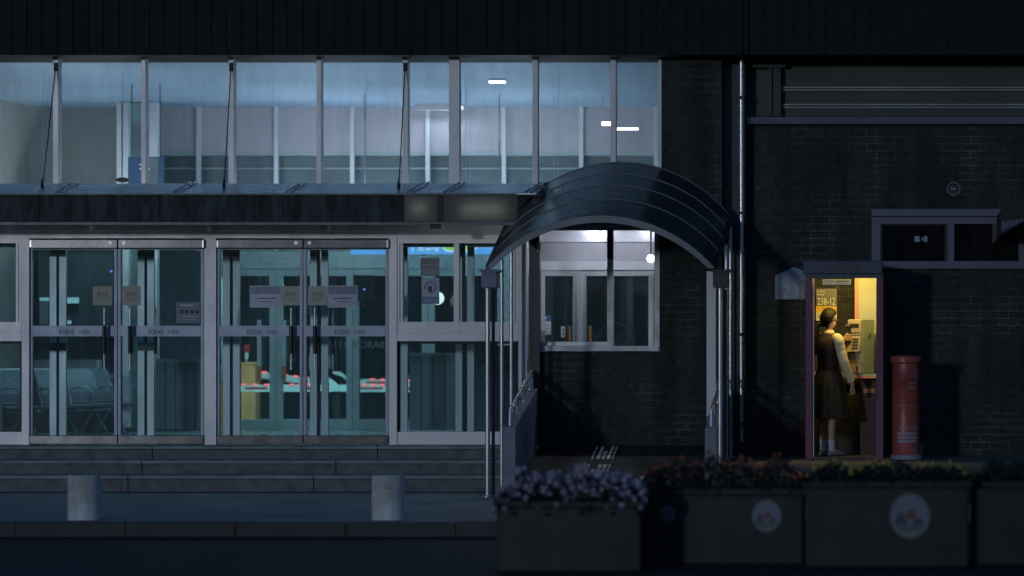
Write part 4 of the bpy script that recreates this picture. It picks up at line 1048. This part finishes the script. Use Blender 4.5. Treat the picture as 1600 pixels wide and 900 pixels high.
# the telephone, turned towards the caller
ph = thing('pay_telephone', 'tan coin telephone with grey keypad on the shelf inside the lit booth', 'telephone', P(1347, 584, -.5))
pc = P(1347.5, 584, -.56)                       # near vertical edge on the shelf
a_f = R(148); df = Vector((math.cos(a_f), math.sin(a_f), 0))           # along the front face, away from that edge
a_s = R(58); ds = Vector((math.cos(a_s), math.sin(a_s), 0))
WF, DS = .185, .25
H1 = Z(499, -.5) - Z(584, -.5)
def pbox(u0, u1, v0, v1, z0, z1, mb=None, lean=0):
    mb = mb or MB()
    q = []
    for z in (z0, z1):
        k = 0
        q.append([pc + df * u0 + ds * v0 + Vector((0, 0, z)), pc + df * u1 + ds * v0 + Vector((0, 0, z)), pc + df * u1 + ds * v1 + Vector((0, 0, z)), pc + df * u0 + ds * v1 + Vector((0, 0, z))])
    if lean:
        for i in (0, 1): q[0][i] = q[0][i] - ds * lean
    mb.hexa(q[0], q[1]); return mb
pbox(0, WF, .0, DS, .004, H1).build('case', M['phone_side'], ph, .006)
pbox(.004, WF - .004, -.03, -.002, H1 * .70, H1 - .006).build('upper_face', M['phone_body'], ph, .006)
kb = pbox(.004, WF - .004, -.035, -.002, H1 * .40, H1 * .69, lean=.035).build('keypad_face', M['phone_body'], ph, .006)
pbox(.006, WF - .006, -.028, -.002, H1 * .20, H1 * .375).build('coin_box', M['phone_body'], ph, .006)
pbox(.006, WF - .006, -.028, -.002, .008, H1 * .19).build('coin_box', M['phone_body'], ph, .006)
pbox(.03, WF - .02, -.034, -.0305, H1 * .84, H1 * .92).build('display', M['phone_dark'], ph)
m = MB()
for i in range(6): pbox(.02 + i * .025, .035 + i * .025, -.034, -.0305, H1 * .735, H1 * .765, m)
m.build('function_keys', M['phone_dark'], ph)
m = MB()
for r_ in range(4):
    for c_ in range(3):
        z0 = H1 * (.45 + r_ * .055); sl = .035 + .035 * (1 - (z0 / H1 - .40) / .29)
        pbox(.028 + c_ * .026, .046 + c_ * .026, -sl - .007, -sl + .004, z0, z0 + .022, m)
m.build('keys', M['phone_dark'], kb)
pbox(.04, .06, -.033, -.0285, H1 * .06, H1 * .14).build('coin_slot', M['phone_dark'], ph)
m = MB(); e0 = pc - Vector((0, 0, 0)); m.bar(pc + ds * .12 + df * -.004 + Vector((0, 0, H1 * .62)), pc + ds * .17 + df * -.004 + Vector((0, 0, H1 * .74)), .006, .012); m.build('lock_handle', M['phone_dark'], ph)
# poster and header strip on the brick behind
YPo = .155
po = thing('address_poster', 'grey and yellow address poster 238-12 on the wall inside the booth', 'poster', P(1291, 502, YPo))
m = MB(); m.bp(1275, 451, 1307.5, 478, YPo, .006); m.build('grey_field', M['poster_grey'], po)
m = MB(); m.bp(1275, 478.2, 1307.5, 488, YPo, .006); m.build('yellow_field', M['poster_yellow'], po)
m = MB(); m.bp(1275, 488.2, 1307.5, 501, YPo, .006); m.build('white_field', M['poster_white'], po)
m = MB(); m.tp('238-12', 1277.5, 465, 1305, 476.5, YPo - .002); m.tp('남문로', 1277, 453, 1289, 458, YPo - .002); m.bp(1277, 460, 1288, 461.2, YPo - .002, .001); m.build('lettering', M['poster_white'], po)
m = MB(); m.tp('공중전화', 1284, 480, 1300, 484.5, YPo - .002); m.build('yellow_lettering', M['bar'], po)
m = MB(); q = P(1280, 494, YPo - .002); m.disc((q.x, q.z), .022, .022, YPo - .002, .001, 16); m.build('icon', M['notice_grey'], po)
o = notice('booth_strip_notice', (1285, 436.5, 1329.5, 445), M['poster_white'], 'narrow cream strip with small black print at the top of the booth', 'notice', [('KT 공중전화', 1287, 438, 1304, 440.6), ('-', 1306, 438.6, 1327, 440), ('고장신고 100', 1306, 441.6, 1325, 443.8)], M['bar'], None, YB0 + .12)
m = MB(); m.bp(1290, 434, 1293, 436.4, YB0 + .122, .002); m.bp(1322, 434, 1325, 436.4, YB0 + .122, .002); m.build('hook', M['dark'], o)

# ================================================================== POST BOX
q = P(1415.5, 718, -.85)
px_ = thing('post_box', 'round red pillar post box with white print on a pale plinth', 'post box', (q.x, -.85, .364))
c0 = (q.x, -.85, .364)
zT = Z(556, -.85) - .364
s_ = (-.85 - CAMY) / F
m = MB(); m.lathe(c0, [(22 * s_, .055), (21.5 * s_, .06), (21.5 * s_, zT - .262), (22 * s_, zT - .257), (22 * s_, zT - .247), (21.5 * s_, zT - .242), (21.3 * s_, zT - .09), (22 * s_, zT - .085)], 40); m.build('body', M['post_red'], px_)
m = MB(); m.lathe(c0, [(22 * s_, zT - .083), (25 * s_, zT - .075), (25.5 * s_, zT - .02), (24.6 * s_, zT - .006), (20 * s_, zT), (8 * s_, zT + .012)], 40); m.build('cap', M['post_red'], px_)
m = MB(); m.lathe(c0, [(25 * s_, .002), (25 * s_, .05), (24 * s_, .054)], 40, 1.0, 1.0); m.build('plinth', M['post_base'], px_)
def wrap(txt, px0, px1, py0, py1, mb):
    """lettering bent onto the drum"""
    r_ = 21.5 * s_ + .0015
    t_ = MB()
    if txt == '-':
        n = 10
        for i in range(n): t_.box(i / n, (i + 1) / n, 0, .0001, 0, 1)
        k = MB(); k.rings([[(i / 12, 0, 0), (i / 12, 0, 1)] for i in range(13)], closed=False, smooth=False); t_ = k
    else: t_.text(txt, 0, 1, 0, 1, 0, .0001)
    out = []
    for v in t_.v:
        xx = (px0 + (px1 - px0) * v[0] - 1415.5) * s_; zz = Z(py1 + (py0 - py1) * v[2], -.85)
        an = max(-1.3, min(1.3, math.asin(max(-.98, min(.98, xx / r_))))); r2 = r_ + (.00005 - v[1]) * 12
        out.append((c0[0] + r2 * math.sin(an), c0[1] - r2 * math.cos(an), zz))
    mb.add(out, t_.f)
m = MB(); wrap('우편', 1419, 1432, 596, 601, m); wrap('Post', 1419, 1431, 603, 607, m); wrap('우체통 POST', 1403, 1430, 631, 634.5, m); wrap('집배 안내문', 1403, 1431, 666, 672, m)
for y in (675, 681, 687): wrap('-', 1402, 1432, y, y + 4, m)
m.build('lettering', M['post_white'], px_)
m = MB(); m.box(c0[0] - .09, c0[0] + .09, c0[1] - 22 * s_ - .004, c0[1] - 18 * s_, c0[2] + zT - .15, c0[2] + zT - .125)
# (slot faces the street side, hidden by the turned drum in the photo)

# ================================================================== BOLLARDS
for px, mb_, lb in ((132, 'yellow_band', 'round granite bollard with a yellow reflector band'), (606.5, 'orange_band', 'round granite bollard with an orange reflector patch')):
    Yb_ = -6.1; q = P(px, 812, Yb_); s2 = (Yb_ - CAMY) / F
    t = thing('bollard', lb, 'bollard', (q.x, Yb_, .003), 'granite bollards before the steps')
    zt_ = Z(742.5, Yb_)
    c = (q.x, Yb_, .003)
    m = MB(); m.lathe(c, [(26 * s2, 0), (25.6 * s2, .01), (25.2 * s2, zt_ - .125)], 36); m.lathe(c, [(24.3 * s2, zt_ - .1245), (24.3 * s2, zt_ - .112)], 36)
    m.lathe(c, [(25.2 * s2, zt_ - .1115), (25.0 * s2, zt_ - .012), (24.3 * s2, zt_ - .003), (23 * s2, zt_)], 36); m.build('shaft', M['stone_bollard'], t)
    m = MB(); a0, a1 = (R(-112), R(-68)) if px < 300 else (R(-100), R(-66))
    rr = [[(c[0] + r_ * math.cos(a), c[1] + r_ * math.sin(a), c[2] + z) for r_, z in ((24.5 * s2, zt_ - .124), (24.5 * s2, zt_ - .112), (24.35 * s2, zt_ - .112), (24.35 * s2, zt_ - .124))] for a in [a0 + (a1 - a0) * i / 10 for i in range(11)]]
    m.rings(rr); m.build('reflector', M[mb_], t)

# ================================================================== PLANTERS
def planter(px0, px1, pyt, Y, label, petal, top0, top1, emblem, n_fl, size, extra=None, grp='dark flower planters along the forecourt', hang=0.):
    x0, x1 = X(px0, Y), X(px1, Y); zt_ = Z(pyt, Y); zb = -.128; dep = .55
    t = thing('flower_planter', label, 'planter', ((x0 + x1) / 2, Y + dep / 2, zb), grp)
    m = MB(); m.box(x0, x1, Y, Y + dep, zb, zt_ - .045); o = m.build('box', M['planter'], t, .015)
    m = MB()
    th = .05
    m.box(x0 - .02, x1 + .02, Y - .02, Y + th, zt_ - .043, zt_); m.box(x0 - .02, x1 + .02, Y + dep - th, Y + dep + .02, zt_ - .043, zt_); m.box(x0 - .02, x0 + th, Y + th + .001, Y + dep - th - .001, zt_ - .043, zt_); m.box(x1 - th, x1 + .02, Y + th + .001, Y + dep - th - .001, zt_ - .043, zt_)
    m.build('rim', M['planter'], t)
    m = MB(); m.box(x0 + th, x1 - th, Y + th, Y + dep - th, zt_ - .06, zt_ - .02); m.build('soil', M['bank'], t)
    rnd = random.Random(px0)
    hgt = Z(top0, Y) - zt_
    def bulge(x):  # uneven height along the box
        u = (x - x0) / (x1 - x0)
        return hgt * (.80 + .20 * math.sin(u * 9 + px0) * math.sin(u * 23 + 1) ) * (min(1, 6 * u + .35) * min(1, 6 * (1 - u) + .35))
    lv, pt = MB(), MB()
    for _ in range(2600):
        x = rnd.uniform(x0 - .03, x1 + .03); y = rnd.uniform(Y - .06, Y + dep)
        h = bulge(max(x0, min(x1, x))); z = zt_ - .03 + rnd.random() ** .8 * max(.05, h) - (rnd.random() * .12 * hang if y < Y + .05 else 0)
        c = Vector((x, y, z)); a = rnd.uniform(0, 6.28); e = rnd.uniform(-.6, .9); l = rnd.uniform(.018, .042)
        u = Vector((math.cos(a) * math.cos(e), math.sin(a) * math.cos(e), math.sin(e))) * l; v = u.cross(Vector((0, 0, 1))).normalized() * l * .38
        lv.add([c - u, c - v, c + u, c + v], [(0, 1, 2), (0, 2, 3)])
    for _ in range(n_fl):
        x = rnd.uniform(x0 - .02, x1 + .02); y = rnd.uniform(Y - .07, Y + dep * .8)
        h = bulge(max(x0, min(x1, x)))
        z = zt_ + max(.02, h) * rnd.uniform(.45, 1.08) - (rnd.random() * .16 * hang if y < Y + .06 else 0)
        c = Vector((x, y, z)); r_ = size * rnd.uniform(.7, 1.25)
        nrm = Vector((rnd.uniform(-.7, .7), rnd.uniform(-1.2, -.2), rnd.uniform(-.1, .9))).normalized()
        a_ = nrm.orthogonal().normalized(); b_ = nrm.cross(a_)
        ring = []
        for k in range(10):
            an = k * math.pi / 5 + .1; rr = r_ * (1 if k % 2 == 0 else .72)
            ring.append(c + (a_ * math.cos(an) + b_ * math.sin(an)) * rr + nrm * r_ * .25)
        pt.add([c - nrm * r_ * .2] + ring, [(0, 1 + k, 1 + (k + 1) % 10) for k in range(10)])
    o = lv.build('leaves', M['leaf'], t); o['kind'] = 'stuff'
    o = pt.build('blossoms', petal, t); o['kind'] = 'stuff'
    for ex, ey, er in ([emblem[:3]] if emblem else []) + ([extra] if extra else []):
        q = P(ex, ey, Y - .004); s2 = (Y - CAMY) / F; r_ = er * s2; hh = r_ * 1.12
        m = MB(); m.disc((q.x, q.z), r_ * 1.13, hh * 1.12, Y - .006, .005); e_ = m.build('emblem', M['emblem_ring'], t)
        m = MB(); m.disc((q.x, q.z), r_, hh, Y - .0085, .002); m.build('white_field', M['emblem_white'], e_)
        m = MB(); m.poly([(q.x + a * r_, q.z + b * hh) for a, b in ((-.85, -.45), (-.72, -.02), (-.50, .22), (-.34, .1), (-.12, -.45))], Y - .0105, .0015); m.build('blue_hill', M['emblem_blue'], e_)
        m = MB(); m.poly([(q.x + a * r_, q.z + b * hh) for a, b in ((.05, -.45), (.25, -.2), (.48, -.08), (.66, -.2), (.82, -.45))], Y - .0105, .0015); m.build('navy_hill', M['emblem_navy'], e_)
        m = MB(); m.disc((q.x + .05 * r_, q.z + .05 * hh), r_ * .27, r_ * .27, Y - .0125, .0015); m.build('red_sun', M['emblem_red'], e_)
        m = MB(); m.poly([(q.x + a * r_, q.z + b * hh) for a, b in ((-.8, -.5), (.8, -.5), (.5, -.75), (-.5, -.75))], Y - .0105, .0015); m.build('green_base', M['emblem_ring'], e_)
    return t
planter(776, 1002, 783, -10.6, 'dark planter overflowing with lilac petunias beside the ramp', M['petal_purple'], 733, 790, (1043 - 60, 830, 10, 0) if 0 else None, 330, .029, hang=1.)
planter(1000, 1255, 764, -9.9, 'dark planter with sparse orange marigolds and a small round emblem', M['petal_orange'], 708, 770, (1198, 806, 21, 1), 120, .017, extra=(1043, 803, 11))
planter(1259, 1514, 752, -10.2, 'dark planter with yellow flowers and a large round emblem', M['petal_yellow'], 716, 750, (1422, 806, 29, 1), 110, .018)
planter(1518, 1760, 752, -10.0, 'dark planter with dull red plants past the yellow flowers', M['petal_red'], 712, 750, None, 60, .018)

# ================================================================== THE CALLER
def skin_mesh(name, verts, edges, radii, m, parent, sub=2, root=0):
    me = bpy.data.meshes.new(name); me.from_pydata([tuple(v) for v in verts], edges, [])
    o = bpy.data.objects.new(name, me); COL.objects.link(o)
    sk = o.modifiers.new('skin', 'SKIN'); sk.use_smooth_shade = True; sk.branch_smoothing = .6
    for i, r_ in enumerate(radii):
        d_ = me.skin_vertices[0].data[i]; d_.radius = r_ if isinstance(r_, tuple) else (r_, r_); d_.use_root = (i == root)
    ss = o.modifiers.new('sub', 'SUBSURF'); ss.levels = sub; ss.render_levels = sub
    dg = bpy.context.evaluated_depsgraph_get()
    ev = o.evaluated_get(dg); m2 = bpy.data.meshes.new_from_object(ev)
    o.modifiers.clear(); o.data = m2; m2.materials.clear(); m2.materials.append(m)
    for p in m2.polygons: p.use_smooth = True
    if parent is not None:
        off = ORG[parent.name]
        for v in m2.vertices: v.co -= off
        o.parent = parent; ORG[o.name] = off
    return o
GY = -.62
gp = P(1294.5, 718, GY)
gbase = Vector((gp.x, GY, zt + .032))
girl = thing('person', 'person in dark vest and skirt with ponytail holding a handset in the booth', 'person', gbase)
AF = R(42)
FW = Vector((math.cos(AF), math.sin(AF), 0)); RT = Vector((math.sin(AF), -math.cos(AF), 0)); UP = Vector((0, 0, 1))
HS = 1.0
def B(f, r, u): return gbase + (FW * f + RT * r + UP * u) * HS
AH = R(20)                                      # the head turns towards the telephone
HF = Vector((math.cos(AH), math.sin(AH), 0)); HR = Vector((math.sin(AH), -math.cos(AH), 0))
def Hd(f, r, u): return B(.005, 0, 1.43) + HF * f + HR * r + UP * (u - 1.43)
V, E_, Rd = [], [], []
def av(p, r, par=None):
    V.append(p); Rd.append(r); i = len(V) - 1
    if par is not None: E_.append((par, i))
    return i
pel = av(B(0, 0, .90), (.105, .105)); wst = av(B(0, 0, 1.02), (.095, .095), pel); che = av(B(.005, 0, 1.20), (.105, .105), wst); uch = av(B(0, 0, 1.31), .085, che)
nb = av(B(-.005, 0, 1.385), .047, uch); nk = av(Hd(.005, 0, 1.435), .044, nb)
hl = av(Hd(.025, 0, 1.49), .066, nk); hm = av(Hd(.015, 0, 1.555), .083, hl); ht = av(Hd(.0, 0, 1.61), .070, hm)
nz = av(Hd(.082, 0, 1.535), .016, hm); nt_ = av(Hd(.098, 0, 1.528), .007, nz)
ch = av(Hd(.066, 0, 1.462), .026, hl)
for s in (-1, 1):
    e0 = av(Hd(-.0, s * .082, 1.54), .014, hm); av(Hd(-.012, s * .094, 1.555), .010, e0)
def arm(s, sh_, el, wr, pa, tips, thumb):
    a = av(sh_, .052, uch); b = av(el, .039, a); c = av(wr, .026, b); d_ = av(pa, (.030, .022), c)
    for k, chain in enumerate(tips):
        p = d_
        for j, t in enumerate(chain): p = av(t, .0095 - .001 * j, p)
    p = c if False else d_
    for j, t in enumerate(thumb): p = av(t, .0105 - .001 * j, p)
# hanging arm on the camera's side
sh_r, el_r, wr_r, pa_r = B(-.01, .175, 1.335), B(.035, .225, 1.075), B(.135, .232, .855), B(.155, .232, .79)
tips = []
for k in range(4):
    o_ = (k - 1.5) * .019; l = (.9, 1.05, 1.0, .82)[k]
    tips.append([B(.158 + o_, .232, .752), B(.165 + o_ + .004, .226, .752 - .038 * l), B(.160 + o_ + .006, .215, .752 - .066 * l)])
arm(1, sh_r, el_r, wr_r, pa_r, tips, [B(.185, .215, .785), B(.20, .205, .755), B(.20, .20, .735)])
# raised arm holding the handset
hs_c = P(1326, 521, GY + .10)                   # middle of the handset
sh_l, el_l = B(.0, -.16, 1.335), B(.16, -.20, 1.12)
pa_l = hs_c + Vector((-.035, -.005, -.055)); wr_l = pa_l + Vector((-.055, -.01, -.06))
tips = []
for k in range(4):
    zz = .030 - k * .021
    b0 = hs_c + Vector((-.012, -.032, zz - .045)); b1 = hs_c + Vector((.016, -.034, zz - .042)); b2 = hs_c + Vector((.032, -.014, zz - .042))
    tips.append([b0, b1, b2])
arm(-1, sh_l, el_l, wr_l, pa_l, tips, [pa_l + Vector((-.005, .02, .03)), hs_c + Vector((-.012, .028, .0)), hs_c + Vector((.012, .034, .012))])
for s in (-1, 1):
    h_ = av(B(0, s * .085, .83), .082, pel); k_ = av(B(.012, s * .078, .47), .047, h_); c_ = av(B(-.02, s * .076, .33), .049, k_); a_ = av(B(-.015, s * .072, .09), .031, c_)
    f_ = av(B(.06, s * .076, .035), .032, a_); av(B(.14, s * .082, .025), .024, f_)
body = skin_mesh('body', V, E_, Rd, M['skin'], girl, 2)
# eyes, brows, mouth
m = MB()
for s in (-1, 1):
    q = Hd(.070, s * .032, 1.557); m.lathe(tuple(q), [(.002, -.009), (.009, -.004), (.010, 0), (.009, .004), (.002, .009)], 10)
m.build('eyes', M['phone_dark'], girl)
m = MB(); m.tube([Hd(.080, -.016, 1.490), Hd(.087, 0, 1.491), Hd(.080, .016, 1.490)], .005, 8); m.build('lips', mat('lips', (.34, .17, .13), .5), girl)
def ell(c, F_, R_, a, b, n=20, amp=0, kf=0, ph=0):
    return [c + F_ * a * math.cos(2 * math.pi * k / n) * (1 + amp * math.sin(kf * 2 * math.pi * k / n + ph)) + R_ * b * math.sin(2 * math.pi * k / n) * (1 + amp * math.sin(kf * 2 * math.pi * k / n + ph)) for k in range(n)]
# vest
m = MB()
vr = [(.92, .126, .148), (1.0, .112, .132), (1.10, .120, .142), (1.20, .130, .160), (1.28, .124, .164), (1.335, .104, .152), (1.37, .074, .10), (1.392, .058, .064)]
m.rings([ell(B(0, 0, u), FW, RT, a, b, 28) for u, a, b in vr]); m.build('vest', M['vest'], girl)
# collar
m = MB(); m.rings([ell(B(.0, 0, 1.388), FW, RT, .066, .070, 20), ell(B(.0, 0, 1.41), FW, RT, .066, .066, 20), ell(B(-.002, 0, 1.425), FW, RT, .055, .056, 20), ell(B(.0, 0, 1.40), FW, RT, .053, .054, 20)]); m.build('collar', M['shirt'], girl)
# sleeves
def sleeve(pts, rad):
    n = 26; dense, rr = [], []
    pts = [Vector(p) for p in pts]
    for i in range(n + 1):
        t = i / n * (len(pts) - 1); k = min(int(t), len(pts) - 2); f = t - k
        p0 = pts[max(k - 1, 0)]; p1 = pts[k]; p2 = pts[k + 1]; p3 = pts[min(k + 2, len(pts) - 1)]
        dense.append(.5 * ((2 * p1) + (p2 - p0) * f + (2 * p0 - 5 * p1 + 4 * p2 - p3) * f * f + (3 * p1 - p0 - 3 * p2 + p3) * f ** 3))
        r_ = rad[k] + (rad[k + 1] - rad[k]) * f
        rr.append(r_ * (1 + .055 * math.sin(i * 2.1) + .03 * math.sin(i * 3.7 + 1)))
    m = MB(); m.tube(dense, rr, 18); return m
dn = Vector((0, 0, -1))
sleeve([sh_r + RT * -.035 + UP * .02, sh_r + RT * .012 + UP * -.02, (sh_r + el_r) / 2, el_r, (el_r + wr_r) / 2, wr_r + (wr_r - el_r) * -.06], [.040, .058, .057, .054, .050, .040]).build('sleeve', M['shirt'], girl)
m = MB(); c0_ = wr_r + (wr_r - el_r) * -.10; c1_ = wr_r + (wr_r - el_r) * .04; m.tube([c0_, c1_], .040, 16); m.build('cuff', M['shirt'], girl)
sleeve([sh_l + RT * .03 + UP * .02, sh_l + RT * -.012 + UP * -.02, (sh_l + el_l) / 2, el_l, (el_l + wr_l) / 2, wr_l + (el_l - wr_l) * .12], [.052, .064, .058, .054, .048, .038]).build('sleeve', M['shirt'], girl)
m = MB(); m.tube([wr_l + (el_l - wr_l) * .16, wr_l], .038, 16); m.build('cuff', M['shirt'], girl)
# skirt with pleats
m = MB(); sk_r = [(.955, .130, .152, 0), (.90, .150, .176, .01), (.80, .172, .198, .03), (.65, .190, .218, .05), (.50, .207, .236, .065), (.425, .214, .245, .07)]
m.rings([ell(B(.0, 0, u), FW, RT, a, b, 72, am, 12, .4) for u, a, b, am in sk_r], cap=False); m.build('skirt', M['skirt'], girl)
# socks and shoes
for s in (-1, 1):
    m = MB(); cc = [(.185, .044), (.17, .043), (.12, .039), (.075, .037), (.05, .040)]
    m.rings([ell(B(-.017 + (.012 if u < .06 else 0), s * .0735, u), FW, RT, r_, r_ * .95, 16) for u, r_ in cc]); m.build('sock', M['sock'], girl)
    m = MB(); rr = []
    for f, hw, hh in ((-.065, .022, .05), (-.05, .033, .062), (.0, .036, .066), (.05, .038, .055), (.10, .042, .044), (.15, .040, .036), (.175, .026, .026)):
        c = B(f, s * .076 + s * .004 * f / .1, 0)
        rr.append([c + RT * hw * math.cos(a) + UP * max(0.002, hh * (.5 + .5 * math.sin(a))) for a in [2 * math.pi * k / 14 for k in range(14)]])
    m.rings(rr); m.build('shoe', M['shoe'], girl)
# hair: cap open over the face, gathered into a ponytail
m = MB(); n = 28; rr = []
for i in range(15):
    th = .03 + (math.pi * .80) * i / 14
    ring = []
    for k in range(n):
        a = 2 * math.pi * k / n
        fr = math.cos(a)                        # +1 = face side
        lim = math.pi * (.37 if fr > .62 else .37 + (.62 - fr) / 1.62 * .50)
        t2 = min(th, lim)
        w_ = (1 + .02 * math.sin(9 * a + i)) * (1 - .17 * max(0, fr) * (t2 / lim) ** 5)
        ring.append(Hd(.004 + .107 * math.sin(t2) * fr * w_, .100 * math.sin(t2) * math.sin(a) * w_, 1.560 + .118 * math.cos(t2)))
    rr.append(ring)
m.rings(rr); hr = m.build('hair', M['hair'], girl)
m = MB(); tail = [Hd(-.075, -.01, 1.50), Hd(-.125, -.02, 1.49), Hd(-.15, -.03, 1.43), Hd(-.15, -.04, 1.36), Hd(-.155, -.05, 1.28), Hd(-.15, -.055, 1.20), Hd(-.145, -.06, 1.14)]
m.tube(tail, [.034, .028, .044, .050, .044, .032, .010], 12); m.build('ponytail', M['hair'], hr)
m = MB(); m.tube([Hd(-.112, -.017, 1.495), Hd(-.128, -.021, 1.488)], .028, 12); m.build('hair_tie', M['black'], hr)
# the handset in the raised hand, with its cord
hs = thing('handset', 'black telephone handset held upright in the raised hand', 'handset', hs_c)
m = MB(); ax = Vector((.25, .1, 1)).normalized(); pts = []
for i in range(9):
    s = (i - 4) / 4; pts.append(hs_c + ax * s * .085 + Vector((-.03 * s * s + .01, 0, 0)))
m.tube(pts, [.022, .024, .018, .015, .014, .015, .018, .024, .022], 12); m.build('grip', M['black'], hs)
m = MB()
for e_ in (0, 8):
    q = pts[e_]; m.tube([q + Vector((.012, 0, 0)), q + Vector((-.028, 0, 0))], [.026, .023], 14)
m.build('cups', M['black'], hs)
a = pts[0]; b = pc + df * (WF - .02) + ds * -.02 + Vector((0, 0, H1 * .33))
m = MB(); cp = [a.lerp(b, i / 14) + Vector((0, 0, -.16 * math.sin(math.pi * i / 14))) for i in range(15)]
m.tube(cp, .006, 8); m.build('cord', M['black'], ph)
